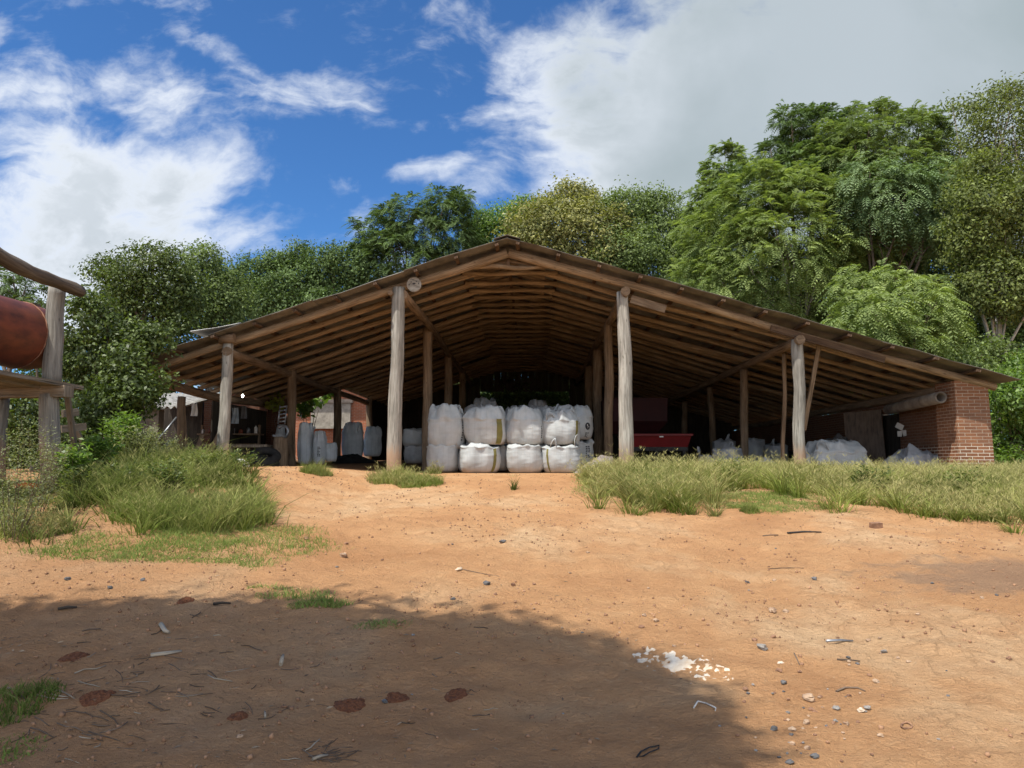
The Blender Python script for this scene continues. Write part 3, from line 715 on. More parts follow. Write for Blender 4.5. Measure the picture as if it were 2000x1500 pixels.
# right aisle
bagpix(1586, 1698, 864, 925, 17.3, 'squat wide white sack with dark ties at the right outer post', 28.2, loops=1, nexp=5, d=1.0, bulge=.02, marks=None)
for i, (x0, x1, yt_, Y, lb) in enumerate(((1402, 1455, 872, 18.2, 'slumped grey sack between the leaning and the straight right posts'), (1372, 1400, 885, 18.6, 'low grey sack left of the leaning post'), (1566, 1590, 882, 17.2, 'small grey sack peeking out beside the right outer post'),
        (1400, 1440, 853, 21.5, 'dark sack behind the slumped grey sack'), (1460, 1500, 850, 22.5, 'dark sack behind the straight right post'), (1505, 1545, 862, 22.0, 'dark sack behind the thin crooked post'))):
    bagpix(x0, x1, yt_, 922, Y, lb, 30.1+i*1.3, loops=1, m=TARP if i < 3 else BAGD, nexp=2.2, d=.7, bulge=.1, top='flat', group='slumped sacks in the right aisle', name='sack')

def heap(name, label, cat, x0, x1, yt_, Y, dep, m=TARP, seed=1, peak=(.6, .45), group=None, sharp=1.0, extra=()):
    a = P(x0, 915, Y); b = P(x1, yt_, Y); w_ = b.x-a.x; zb = gz((a.x+b.x)/2, Y)-.03; h = b.z-zb; N = 56; pts = []; uvs = []
    for j in range(N):
        for i in range(N):
            u_, v_ = i/(N-1), j/(N-1); e = min(u_, 1-u_, v_, 1-v_)
            r = math.hypot((u_-peak[0])/(.62), (v_-peak[1])/.62)
            z = max(0, 1-r**1.25)*1.0
            n = 1-abs(mnoise.noise(Vector((u_*3.2+seed, v_*3.2, seed))))*2.2
            n2_ = 1-abs(mnoise.noise(Vector((u_*8+seed, v_*7, seed*2))))*2
            z = z*(.72+.30*n*sharp)+.10*n2_*min(1, e*8)*sharp
            z = max(0, z)*min(1, e*7)
            x_ = a.x+w_*u_+.06*mnoise.noise(Vector((u_*5, v_*5, seed+9))); y_ = Y+dep*v_+.08*mnoise.noise(Vector((u_*5, v_*5, seed+19)))
            pts.append((x_, y_, zb+h*z)); uvs.append((w_*u_, dep*v_+.3))
    o = MB().quadgrid(pts, N, N, uvs).build(name, m); tag(o, label, cat, group); return o
heap('tarp_pile', 'crumpled grey tarp heap against the right brick wall', 'tarp', 1735, 1858, 866, 16.6, 1.6, TARP, 3.3, (.62, .4))
heap('tarp_pile', 'low crumpled grey sheet between the straight and the thin post', 'tarp', 1455, 1535, 893, 16.9, 1.0, TARP, 5.1, (.6, .4))
heap('tarp_pile', 'flat grey sheet edge right of the squat white sack', 'tarp', 1690, 1730, 896, 16.6, .8, TARP, 6.1, (.4, .4))
heap('tarp_pile', 'low grey folds just left of the right outer post', 'tarp', 1535, 1590, 903, 16.8, .8, TARP, 6.9, (.5, .4))
BROWNT = m_bag('brown_tarp', (.30,.26,.24), (.17,.14,.125))
heap('tarp_pile', 'brownish crumpled tarp lying between the sacks and the right inner post', 'tarp', 1110, 1215, 882, 16.1, 1.1, BROWNT, 7.7, (.75, .6), sharp=.7)
heap('dark_heap', 'black crumpled sheeting on the floor by the left aisle sacks', 'sheeting', 636, 740, 885, 23.6, 1.5, BLACK, 9.2, (.4, .4))
heap('dark_heap', 'dark rubble heap behind the grey sacks under the right roof', 'rubble', 1400, 1640, 858, 23, 3, STEELD, 11.2, (.5, .5))
heap('dark_heap', 'dark heap of empty sacks behind the squat white sack', 'rubble', 1590, 1720, 848, 19.0, 1.6, m_bag('dark_sacking', (.10,.095,.09), (.05,.048,.045)), 12.2, (.55, .5))
# white rubbish bags at the left outer post
for i, (px, py, r, lb) in enumerate(((437, 915, .09, 'flattest white plastic scrap left of the post foot'), (452, 912, .12, 'crumpled white plastic lump at the post foot'), (468, 909, .15, 'roundest knotted white plastic bag right of the post foot'))):
    c = P(px, py, 15.3); N = 22; pts = []
    for j in range(N):
        th = math.pi*j/(N-1)
        for k_ in range(N):
            ph = 2*math.pi*k_/N; d = Vector((math.sin(th)*math.cos(ph), math.sin(th)*math.sin(ph), math.cos(th)))
            rr = r*(1+.35*(.5-abs(mnoise.noise(d*3.2+Vector((i*7, 0, 0)))))+.2*mnoise.noise(d*7)); pts.append(c+Vector((d.x*rr*1.15, d.y*rr, d.z*rr*.75)))
    o = MB().quadgrid(pts, N, N, None, True, True).build('plastic_bag', WHITEP); tag(o, lb, 'plastic bag', 'white plastic rubbish by the left outer post')

# ================================================================== RED MACHINE
t = thing('spreader', 'red farm spreader with flared trough and tall hopper parked behind the right inner post', 'farm machine', (P(1290, 880, 20.5).x, 20.5, 1.45))
def prism(x0, x1, y0, y1, z0, z1, fl, m, name):     # flared open box: narrower at the bottom
    b = MB(); o = [(x0, y0, z1), (x1, y0, z1), (x1, y1, z1), (x0, y1, z1), (x0+fl, y0+fl, z0), (x1-fl, y0+fl, z0), (x1-fl, y1-fl, z0), (x0+fl, y1-fl, z0)]
    th = .03; inn = [(x0+th, y0+th, z1), (x1-th, y0+th, z1), (x1-th, y1-th, z1), (x0+th, y1-th, z1), (x0+fl+th, y0+fl+th, z0+th), (x1-fl-th, y0+fl+th, z0+th), (x1-fl-th, y1-fl-th, z0+th), (x0+fl+th, y1-fl-th, z0+th)]
    b.v = o+inn
    for fc in ((4,5,1,0),(5,6,2,1),(6,7,3,2),(7,4,0,3),(7,6,5,4),(0,1,9,8),(1,2,10,9),(2,3,11,10),(3,0,8,11),(8,9,13,12),(9,10,14,13),(10,11,15,14),(11,8,12,15),(12,13,14,15)):
        b.face(list(fc), [(0,0),(1,0),(1,1),(0,1)])
    return b.build(name, m, t)
x0 = P(1215, 850, 20).x; x1 = P(1350, 850, 20).x; zt_ = P(1300, 848, 20).z; zb_ = P(1300, 873, 20).z
prism(x0, x1, 19.9, 21.2, zb_, zt_, .10, REDP, 'trough')
MB().box(((x0+x1)/2, 19.88, zt_-.02), (x1-x0+.04, .05, .05)).build('trough_rim', REDP, t)
MB().box((P(1290, 850, 20).x, 19.845, zt_-.07), (.10, .01, .03)).build('badge', WHITEP, t)
RED_SHADE = m_plain('shaded_red_paint', (.030,.003,.004), .7, (.02,.002,.003), 3, .05)  # hopper gets the trough red, darkened for the deeper shade
hx0 = P(1180, 800, 21.5).x; hx1 = P(1302, 800, 21.5).x; hz0 = P(1300, 848, 21.5).z; hz1 = P(1300, 778, 21.5).z
prism(hx0, hx1, 21.3, 22.6, hz0+.35, hz1, .02, RED_SHADE, 'hopper'); prism(hx0, hx1, 21.3, 22.6, hz0, hz0+.35, .28, RED_SHADE, 'hopper_chute')
fr = MB(); 
for xx in (x0+.15, (x0+x1)/2, x1-.2):
    for yq in (20.0, 21.0): MB().beam((xx, yq, 1.4), (xx, yq, zb_), .07, .07).build('chassis_leg', STEELD, t)
fr.beam((x0+.1, 20.0, zb_-.05), (x1-.1, 20.0, zb_-.05), .08, .10); fr.build('chassis', STEELD, t)
for xx in (x0+.35, x1-.55):
    MB().tube([(xx-.06, 20.6, 1.72), (xx+.06, 20.6, 1.72)], [.27, .27], 20).build('wheel', BLACK, t)

# ================================================================== RIGHT AISLE OBJECTS
a = P(1838, 776, 16.15); b = P(1735, 800, 18.75); d = (b-a).normalized()
t = thing('concrete_pipe', 'thick hollow grey pipe slung under the roof plate, open end towards the yard', 'pipe', tuple(a))
o_ = MB(); n = 24; r1, r0 = .125, .09; base = []
sx_ = d.cross(Vector((0, 0, 1))).normalized(); uz = sx_.cross(d)
for (c, r) in ((b, r1), (a, r1), (a, r0), (a+d*1.2, r0)):
    for k in range(n): an = 2*PI*k/n; base.append(c+sx_*math.cos(an)*r+uz*math.sin(an)*r)
o_.quadgrid(base, n, 4, None, True, True); o_.build('pipe_wall', m_plain('pipe_skin', (.20,.165,.13), .85, (.10,.08,.065), 5), t)
kk = MB().tube([a+d*1.19, a+d*1.2], [.09, .09], 16).build('bore_dark', BLACK, t)  # black disc closing the bore to stand for its dark inside
t = thing('log_beam', 'rough log lying over the grey pipe along the right wall', 'log', tuple(P(1750, 790, 19)))
MB().log(P(1700, 806, 21)+Vector((0, 0, .05)), P(1590, 822, 26), .11, .10, .1).build('log', W_POSTIN, t)
for i, (px, py, w_, h_, rz, lb) in enumerate(((1757, 833, .17, .12, .5, 'yellowed torn paper hung highest by the door'), (1757, 847, .10, .13, 0, 'small white paper lower left by the door'), (1768, 846, .12, .15, -.15, 'small white paper lower right by the door'))):
    c = P(px, py, 18.4); q = MB(); q.box(c, (w_, .03, h_), Matrix.Rotation(rz, 3, 'Y'), .008); o = q.build('paper', PAPER); tag(o, lb, 'paper', 'papers hung by the door')
t = thing('drum', 'rusty orange drum standing behind the grey tarp', 'drum', tuple(P(1802, 870, 18.3)))
c = P(1802, 870, 18.2); z1_ = P(1802, 846, 18.2).z
MB().tube([(c.x, c.y, 1.4), (c.x, c.y, z1_)], [.135, .135], 18).build('drum_body', ORANGE, t)
for zz in (z1_-.02, z1_-.3): MB().tube([(c.x, c.y, zz-.012), (c.x, c.y, zz+.012)], [.143, .143], 18).build('drum_hoop', STEELD, t)
for i, (xa, ya, xb, yb_, lb) in enumerate(((1789, 880, 1793, 838, 'grey plank standing left of the orange drum'), (1810, 880, 1828, 853, 'plank leaning right from the orange drum'), (1840, 895, 1828, 858, 'thin plank leaning back against the brick wall'))):
    a = P(xa, ya, 17.9); b = P(xb, yb_, 18.4); a.z = 1.42; o = MB().beam(a, b, .13, .03, Vector((0, 1, 0))).build('plank', W_PLANK); tag(o, lb, 'plank', 'planks by the right wall')

# ================================================================== LEFT WORKSHOP AND OUTER BUILDINGS
# workshop wall (brick) and bench
t = thing('workshop_wall', 'dark brick workshop wall with a corner pier at the left back', 'wall', (P(450, 850, 24.5).x, 24.5, 1.6))
xa = P(392, 850, 24.5).x; xb = P(506, 850, 24.5).x; BRICK_SHADE = m_brick('shade_dark_brick', (.12,.045,.028,1), (.08,.032,.02,1), (.13,.10,.08,1))  # workshop brick colour darkened to imitate the shade in there
MB().box(((xa+xb)/2, 24.6, 2.6), (xb-xa, .2, 2.6)).build('wall', BRICK_SHADE, t)
xa = P(505, 850, 23.6).x; xb = P(521, 850, 23.6).x; MB().box(((xa+xb)/2, 23.9, 2.6), (xb-xa, .6, 2.7)).build('pier', BRICK_SHADE, t)
xa = P(521, 850, 23.9).x; MB().box((xa+.25, 24.1, 2.5), (.5, .25, 2.4)).build('side_wall', BRICK_SHADE, t)
t = thing('brick_house', 'red brick house seen through the left aisle with a grey panelled window', 'house', (P(660, 850, 34).x, 34, 1.8))
xa = P(535, 850, 34).x; xb = P(770, 850, 34).x; MB().box(((xa+xb)/2, 34.2, 3.9), (xb-xa, .3, 5.4)).build('wall', m_brick('house_brick', (.42,.13,.06,1), (.30,.09,.045,1), (.46,.36,.28,1)), t)
a = P(607, 833, 33.95); b = P(685, 787, 33.95); w_ = b.x-a.x
MB().box(((a.x+b.x)/2, 33.98, (a.z+b.z)/2), (w_, .12, b.z-a.z)).build('window_panel', CONC, t)
a2 = P(604, 786, 33.95); MB().box(((a.x+b.x)/2, 33.96, b.z+.08), (w_+.2, .2, .16)).build('lintel', m_plain('lintel', (.36,.30,.24), .9), t)
MB().box(((a.x+b.x)/2, 33.9, a.z-.05), (w_+.1, .2, .1)).build('sill', CONC, t)
MB().beam((xa-.5, 33.6, 6.9), (xb+.5, 33.6, 6.9), 1.6, .08).build('roof', FIBRO, t)
# lean-to with corrugated fibre cement roof at the far left
t = thing('lean_to', 'low lean-to with grey corrugated roof beyond the left bush', 'lean-to', (P(310, 790, 19).x, 19, 1.6))
Vs = []; a = P(205, 796, 18.5); b = P(356, 796, 18.5); n = 140
for j, (yy_, zz) in enumerate(((18.5, a.z), (21.5, a.z+.62))):
    for i in range(n): xx = a.x+(b.x-a.x)*i/(n-1); Vs.append((xx, yy_, zz+.03*math.sin(xx*2*PI/.18)))
lt = MB(); lt.quadgrid(Vs, n, 2); lt.quadgrid([(x_, y_, z_-.012) for (x_, y_, z_) in Vs], n, 2); lt.build('corrugated_roof', FIBRO, t)
a = P(305, 800, 18.8); MB().box((a.x, 18.8, (a.z+1.3)/2), (.28, .28, a.z-1.3)).build('pillar', m_plain('old_pillar', (.16,.135,.10), .95, (.08,.065,.05), 5), t)
xa = P(215, 850, 21.5).x; xb = P(392, 850, 21.5).x
MB().box(((xa+xb)/2, 21.6, 2.4), (xb-xa, .1, 2.4)).build('back_wall', W_DARK, t)
a = P(310, 858, 18.2); b = P(345, 815, 18.6); o = MB().tube([a, b], [.025, .025], 8).build('pole', METAL); tag(o, 'thin pale metal pole leaning under the lean-to', 'pole')
# bench and engine block junk
t = thing('workbench', 'dark cluttered workbench behind the left outer post', 'workbench', (P(490, 880, 19.5).x, 19.5, 1.6))
xa = P(447, 870, 19.5).x; xb = P(523, 870, 19.5).x; zt_ = P(480, 868, 19.5).z
MB().box(((xa+xb)/2, 19.9, zt_-.04), (xb-xa, .9, .07)).build('bench_top', W_PLANK, t)
MB().box(((xa+xb)/2, 20.0, (zt_+1.5)/2-.05), (xb-xa-.1, .6, zt_-1.55)).build('cabinet', W_DARK, t)
for xx in (xa+.05, xb-.05): MB().box((xx, 19.52, (zt_+1.5)/2), (.07, .07, zt_-1.5)).build('leg', W_PLANK, t)
def tyre(c, R_, r_, tiltv, label, grp):
    n, m_ = 30, 12; pts = []; X = tiltv.normalized().orthogonal().normalized(); Y_ = tiltv.normalized().cross(X)
    for j in range(n):
        an = 2*PI*j/n; dd = X*math.cos(an)+Y_*math.sin(an)
        for k in range(m_): bn = 2*PI*k/m_; pts.append(c+dd*(R_+r_*math.cos(bn)*1.1)+tiltv.normalized()*r_*math.sin(bn))
    for k in range(m_): pts.append(pts[k])
    o = MB().quadgrid(pts, m_, n+1, None, True, True).build('tyre', BLACK); tag(o, label, 'tyre', grp)
c = P(510, 902, 17.2); zt_ = gz(c.x, 17.2)
tyre(Vector((c.x, 17.3, zt_+.12)), .27, .10, Vector((.1, 0, 1)), 'black tyre lying flat lowest in the pile by the stump', 'tyres')
tyre(Vector((c.x+.05, 17.35, zt_+.27)), .24, .09, Vector((.25, -.5, 1)), 'black tyre tilted on top of the flat tyre', 'tyres')
tyre(Vector((c.x-.45, 17.9, zt_+.14)), .25, .09, Vector((-.2, -.4, 1)), 'black tyre behind and left of the tilted tyre', 'tyres')
# stump with metal ladder piece / hook on it
t = thing('forked_stump', 'rough wooden stump beside the second left post', 'stump', (P(549, 905, 19.6).x, 19.6, 1.5))
a = P(549, 905, 19.6); b = P(549, 853, 19.6); MB().log((a.x, 19.6, 1.35), b, .19, .16, .04, irr=.25).build('stump', W_POSTIN, t)
t = thing('vice', 'grey iron vice with curved jaw on the stump', 'vice', tuple(b))
pts = []
for i in range(13): an = R(-60+i*20); pts.append(P(553, 843, 19.5)+Vector((math.sin(an)*.13, 0, math.cos(an)*.15)))
MB().tube(pts, [.035]*13, 8).build('curved_jaw', METAL, t); MB().box(P(546, 851, 19.5), (.3, .16, .05)).build('base', METAL, t)
t = thing('steel_bracket', 'grey stepped steel bracket leaning on the second left post', 'bracket', tuple(P(553, 830, 19.8)))
a = P(549, 828, 19.8); b = P(553, 792, 19.9)
for dx in (-.08, .10): MB().tube([a+Vector((dx, 0, 0)), b+Vector((dx, 0, 0))], [.02, .02], 6).build('rail', METAL, t)
for i in range(5): c = a.lerp(b, (i+.5)/5); MB().tube([c+Vector((-.08, 0, 0)), c+Vector((.10, 0, .03))], [.022, .022], 6).build('rung', METAL, t)
# grey curved mudguard at the eave post
t = thing('mudguard', 'grey curved metal mudguard lying in the weeds left of the shed', 'mudguard', tuple(P(340, 890, 15.2)))
pts = []; ce = P(352, 893, 15.6)
for i in range(15):
    an = R(95+i*6.5); 
    for k in range(2): rr = .36; pts.append(ce+Vector((math.cos(an)*rr, (-.22 if k == 0 else .05), math.sin(an)*rr)))
g1 = [tuple(p) for p in pts]; q = MB(); q.quadgrid(g1, 2, 15)
q.quadgrid([tuple(Vector(p)+Vector((0, 0, -.015))) for p in g1], 2, 15)
lip = []
for i in range(15):
    an = R(95+i*6.5)
    for k in range(2): rr = .36-(.09 if k else 0); lip.append(ce+Vector((math.cos(an)*rr, -.22, math.sin(an)*rr)))
q.quadgrid(lip, 2, 15); q.build('fender', METAL, t)
# planks leaning around the eave post, junk shelf
for i, (xa, ya, xb, yb_, w_) in enumerate(((348, 905, 352, 800, .07), (357, 905, 356, 805, .06), (366, 905, 361, 812, .05), (372, 905, 395, 850, .10), (385, 905, 402, 868, .08), (395, 900, 430, 845, .12))):
    a = P(xa, ya, 17.0+.1*i); b = P(xb, yb_, 17.5+.1*i); a.z = gz(a.x, a.y)-.02
    o = MB().beam(a, b, w_, .03, Vector((0, 1, 0))).build('plank', W_POSTIN); tag(o, ('narrow dark plank standing leftmost against the eave post', 'second dark plank against the eave post', 'third, shortest upright plank against the eave post', 'wide dark plank leaning right of the eave post', 'short plank leaning among the workshop junk', 'broad plank propped towards the left outer post')[i], 'plank', 'planks leaning at the left workshop')
t = thing('shelf', 'long dark shelf loaded with clutter along the workshop wall', 'shelf', (P(410, 855, 21).x, 21, 1.6))
xa = P(385, 855, 21).x; xb = P(505, 855, 21).x
for zz in (P(400, 868, 21).z, P(400, 848, 21).z): MB().box(((xa+xb)/2, 21.2, zz), (xb-xa, .45, .04)).build('board', W_POSTIN, t)
for xx in (xa+.05, (xa+xb)/2, xb-.05): MB().box((xx, 21.2, 2.0), (.06, .06, 1.4)).build('upright', W_POSTIN, t)
zz = P(400, 848, 21).z+.02; 
clut = ['pale tin at the left end of the upper shelf', 'rusty can on the upper shelf beside the pale tin', 'small pale bottle on the upper shelf', 'dark canister in the middle of the upper shelf', 'white jug on the upper shelf left of the lamp', 'squat brown pot on the upper shelf', 'tall grey flask on the upper shelf', 'pale box-shaped tin at the right end of the upper shelf']
for i, lb in enumerate(clut):
    xx = xa+.12+(xb-xa-.24)*i/(len(clut)-1); hh = .12+.12*((i*37) % 5)/5; r_ = .04+.03*((i*23) % 4)/4
    o = MB().tube([(xx, 21.1, zz), (xx, 21.1, zz+hh*.75), (xx, 21.1, zz+hh*.85), (xx, 21.1, zz+hh)], [r_, r_, r_*.5, r_*.45], 12).build('container', [PAPER, RUST, PAPER, STEELD, WHITEP, RUST, METAL, PAPER][i]); tag(o, lb, 'container', 'containers on the workshop shelf')
for i, (px, py, w_, h_, mt, lb, nm) in enumerate(((379, 800, .13, .30, PAPER, 'long pale rag hanging by the eave post', 'rag'), (459, 812, .17, .42, m_plain('blue_cloth', (.30,.36,.40), .9), 'pale blue-grey cloth hanging behind the left outer post', 'cloth'), (476, 805, .14, .34, m_plain('dim_cloth', (.11,.11,.11), .9), 'dark cloth hanging right of the pale one', 'cloth'))):
    c = P(px, py, 20.2 if i else 17.6); N = 10; pts = []
    for j in range(N):
        for k in range(N): pts.append(c+Vector(((k/(N-1)-.5)*w_*(1+.2*j/N), .03*math.sin(k*1.3+j*.4), (.5-j/(N-1))*h_)))
    q = MB().quadgrid(pts, N, N); q.quadgrid([tuple(Vector(p)+Vector((0, .01, 0))) for p in pts], N, N); o = q.build(nm, mt); tag(o, lb, nm)
# lit bulb
m, tt, out = mat('lit_bulb'); e = tt.add('ShaderNodeEmission', Color=(.95, 1, .95, 1), Strength=14.0); tt.l.new(e.outputs[0], out.inputs[0])
c = P(474, 773, 20.4); t = thing('light_bulb', 'lit white bulb hanging under the left roof', 'lamp', tuple(c))
MB().tube([c+Vector((0, 0, -.05)), c+Vector((0, 0, -.03)), c+Vector((0, 0, .01)), c+Vector((0, 0, .04))], [.01, .026, .030, .015], 12).build('glass_bulb', m, t)
MB().tube([c+Vector((0, 0, .04)), c+Vector((0, 0, .10))], [.02, .018], 8).build('socket', STEELD, t)
MB().tube([c+Vector((0, 0, .10)), (c.x, c.y, roofz(c.x)+.1)], [.005, .005], 5).build('cable', BLACK, t)

# ================================================================== TANK ON WOODEN STAND (left)
AZ = R(9); dv = Vector((math.sin(AZ), math.cos(AZ), -.02)).normalized(); rv = Vector((math.cos(AZ), -math.sin(AZ), 0))
pt = P(112, 562, 11.0); pb = P(103, 952, 11.0); zd = P(110, 748, 11.0).z          # front-right post; deck height
t = thing('tank_stand', 'weathered timber stand of thick posts and planks under the rusty tank', 'stand', (pb.x, 11, pb.z))
zg = gz(pb.x, 11)-.3
MB().log((pt.x, 11, zd+.02), (pt.x+.0, 11, pt.z), .130, .118, .03, 20, 14, .10).build('upper_post', W_POST, t)
MB().log((pb.x, 11, zg), (pt.x-.03, 11, zd-.17), .148, .128, .03, 20, 14, .10).build('post', W_POST, t)
pl = Vector((pt.x, 11, zd))
MB().beam(pl+dv*.35+Vector((.09, 0, -.035)), pl-dv*4.2+Vector((.09, 0, .06)), .30, .06).build('deck_plank', W_PLANK, t)
MB().beam(pl+dv*.25+Vector((-.26, 0, -.06)), pl-dv*4.2+Vector((-.26, 0, .0)), .34, .06).build('deck_plank', W_PLANK, t)
MB().beam(pl+dv*.2+Vector((-.62, 0, -.06)), pl-dv*4.2+Vector((-.62, 0, .0)), .34, .06).build('deck_plank', W_PLANK, t)
MB().beam(pl+Vector((-2.4, .12, -.135)), pl+Vector((.27, .0, -.125)), .22, .17).build('cross_beam', W_PLANK, t)
MB().beam(pl-dv*2.8+Vector((-2.4, 0, -.16)), pl-dv*2.8+Vector((.2, 0, -.15)), .2, .17).build('cross_beam', W_PLANK, t)
q = P(6, 860, 11.3); MB().log((q.x-.05, 11.2, gz(q.x, 11.2)-.3), (q.x-.05, 11.2, zd-.2), .16, .15, .03, 16, 10).build('post', W_POST, t)
p1 = P(143, 566, 10.9); p0 = P(-120, 440, 8.6); pts = []; 
for i in range(18):
    s_ = i/17; q = p0.lerp(p1+Vector((.05, .1, -.02)), s_); q.z += -.03*math.sin(s_*PI)+.015*math.sin(s_*9); q.x += .015*math.sin(s_*7); pts.append(q)
MB().tube(pts, [.115-.03*i/17+.008*math.sin(i*1.7) for i in range(18)], 14, True, True, .18, 4).build('top_rail', W_BARK, t)
# tank
rt = .49; ct = P(78, 664, 11.35)
t = thing('rusty_tank', 'big rust-brown cylindrical tank lying on the timber stand', 'tank', tuple(ct))
ax = dv; X = rv; Z = X.cross(ax).normalized(); prof = [(-4.5, 0.01), (-4.5, rt), (-2.6, rt), (-.42, rt), (-.40, rt*.995), (-.16, rt*.98), (-.02, rt*.90), (.07, rt*.72), (.13, rt*.45), (.16, .01)]
pts = []; n = 56; uvs = []
for (s_, r_) in prof:
    for k in range(n): an = 2*PI*k/n; pts.append(ct+ax*s_+X*(math.cos(an)*r_)+Z*(math.sin(an)*r_))
MB().quadgrid(pts, n, len(prof), None, True, True).build('tank_shell', RUST, t)
for s0 in (-.41, -2.4):
    pts = []
    for k in range(65): an = 2*PI*k/64; rr = rt+.003; pts.append(ct+ax*(s0+.006*math.sin(k*1.9))+X*(math.cos(an)*rr)+Z*(math.sin(an)*rr))
    MB().tube(pts, [.010+.003*math.sin(k*2.3) for k in range(65)], 6, False, True, .3).build('weld_seam', RUSTL, t)
pc = ct-ax*.1; MB().box(pc+Z*(rt+.0)-ax*.1, (.16, .16, .05), Matrix.Rotation(-AZ, 3, 'Z')).build('lid', W_BARK, t)
# step ladder behind the stand
t = thing('ladder', 'old wooden step ladder leaning behind the tank stand', 'ladder', tuple(P(150, 880, 12.2)))
a = P(131, 768, 11.6); b = P(156, 882, 12.2); b.z = gz(b.x, b.y); MB().beam(b, a, .08, .05, Vector((0, 1, 0))).build('rail', W_PLANK, t)
a2 = P(128, 800, 12.8); b2 = P(166, 872, 13.0); MB().beam(b2, a2, .07, .05, Vector((0, 1, 0))).build('rail', W_PLANK, t)
for (xa, ya, xb, yb_) in ((120, 838, 168, 833), (118, 876, 172, 878), (122, 808, 152, 805)):
    MB().beam(P(xa, ya, 12.3), P(xb, yb_, 12.6), .05, .12, Vector((0, 0, 1))).build('step', W_PLANK, t)
for i, (px, py, r_) in enumerate(((47, 949, .085), (62, 952, .095))):
    c = P(px, py, 10.6); N = 20; pts = []
    for j in range(N):
        th = PI*j/(N-1)
        for k in range(24): ph = 2*PI*k/24; rr = r_*(1-.09*abs(math.cos(ph*4))); pts.append(c+Vector((math.sin(th)*math.cos(ph)*rr*1.15, math.sin(th)*math.sin(ph)*rr*1.1, math.cos(th)*rr*.7)))
    o = MB().quadgrid(pts, 24, N, None, True, True).build('gourd', PUMP); tag(o, ('smaller orange gourd left in the grass by the stand post', 'larger orange gourd right in the grass by the stand post')[i], 'gourd', 'orange gourds in the grass')

# ================================================================== FOLIAGE
def unit(a): return a/np.maximum(np.linalg.norm(a, axis=-1, keepdims=True), 1e-9)
def diamonds(c, d, nrm, L, W, fold=.25):
    """leaf quads: base, side, tip, side"""
    s = unit(np.cross(d, nrm)); n = unit(np.cross(s, d))
    L = L[:, None]; W = W[:, None]
    V = np.stack([c, c+d*L*.5+s*W*.5+n*W*fold, c+d*L, c+d*L*.5-s*W*.5+n*W*fold], 1)
    return V.reshape(-1, 3)
def sph(n, r):
    a = r.normal(size=(n, 3)); return unit(a)
def lobe_pts(lobes, dens, r, inner=.42):
    """points on and near the surface of the lobes, not buried in other lobes; returns pos, outward, lobe id"""
    C = np.array([l[0] for l in lobes]); Rr = np.array([l[1] for l in lobes]); out = []; no = []
    for i in range(len(lobes)):
        area = 4*math.pi*((Rr[i][0]*Rr[i][1])**1.6+(Rr[i][0]*Rr[i][2])**1.6+(Rr[i][1]*Rr[i][2])**1.6)**(1/1.6)/3**(1/1.6)
        n = max(3, int(area*dens)); d = sph(n, r); rad = 1-inner*r.random(n)**1.5
        wob = 1+.22*np.sin(d[:, 0]*5+i*1.3)*np.sin(d[:, 2]*6+i)+.10*r.normal(size=n)
        p = C[i]+d*Rr[i]*(rad*wob)[:, None]; k = np.ones(n, bool)
        for j in range(len(lobes)):
            if j != i: k &= (((p-C[j])/Rr[j])**2).sum(1) > .55
        out.append(p[k]); no.append(unit(d/Rr[i])[k])
    return np.concatenate(out), np.concatenate(no)
def leaves_simple(lobes, r, cl_dens=2.2, per=34, size=.15, spread=.32, asp=.5, up=.5):
    p, o = lobe_pts(lobes, cl_dens, r); n = len(p)
    sp = spread*(.7+.6*r.random(n))
    off = np.clip(r.normal(size=(n, per, 3)), -1.7, 1.7)*sp[:, None, None]*np.array([1, 1, .6])
    c = (p[:, None]+off).reshape(-1, 3); oo = np.repeat(o, per, 0)
    nr = unit(oo*.6+np.array([0, 0, up])+r.normal(size=c.shape)*.55)
    d = unit(np.cross(nr, r.normal(size=c.shape))+np.array([0, 0, -.25]))
    L = size*(.7+.6*r.random(len(c))); tint = np.clip(.45+.16*r.normal(size=n).repeat(per)+.22*r.normal(size=len(c)), 0, 1)
    return diamonds(c, d, nr, L, L*asp), np.repeat(tint, 4)
def leaves_frond(lobes, r, cl_dens=1.5, fr=7, pairs=8, length=.75, lw=.20, droop=.55):
    """whorls of drooping pinnate fronds"""
    p, o = lobe_pts(lobes, cl_dens, r, .22); n = len(p)
    base = np.repeat(p, fr, 0)+r.normal(size=(n*fr, 3))*.07; oo = np.repeat(o, fr, 0); m = n*fr
    an = r.random(m)*2*math.pi; hd = np.stack([np.cos(an), np.sin(an), np.zeros(m)], 1)
    d = unit(hd*.9+oo*.75+np.array([0, 0, .22])+r.normal(size=hd.shape)*.55); side = unit(np.cross(d, np.array([0, 0, 1.0])+r.normal(size=d.shape)*.2)); L = length*(.65+.6*r.random(m))
    tcl = np.clip(.45+.18*r.normal(size=n).repeat(fr)+.1*r.normal(size=m), 0, 1); VV = []; TT = []
    for j in range(pairs):
        t = (j+.8)/pairs; c = base+d*(L*t)[:, None]+np.array([0, 0, -1])*(droop*L*t*t)[:, None]
        dirf = unit(d+np.array([0, 0, -2*droop*t])); ll = lw*(math.sin(math.pi*(.12+.78*t))*.8+.25)*L/length
        for s_ in (-1, 1):
            ld = unit(side*s_*.9+dirf*.55+np.array([0, 0, -.28])); nr = unit(np.cross(ld, side*s_*-1*0+dirf)+0*ld)
            nr = unit(np.where((nr[:, 2:3] < 0), -nr, nr))
            VV.append(diamonds(c, ld, nr, ll, ll*.34, .12)); TT.append(np.repeat(np.clip(tcl+.08*r.normal(size=m), 0, 1), 4))
    return np.concatenate(VV), np.concatenate(TT)
def crown(name, V, T, m, parent): return np_mesh(name, V, np.arange(len(V)).reshape(-1, 4), m, parent, {'tint': T})
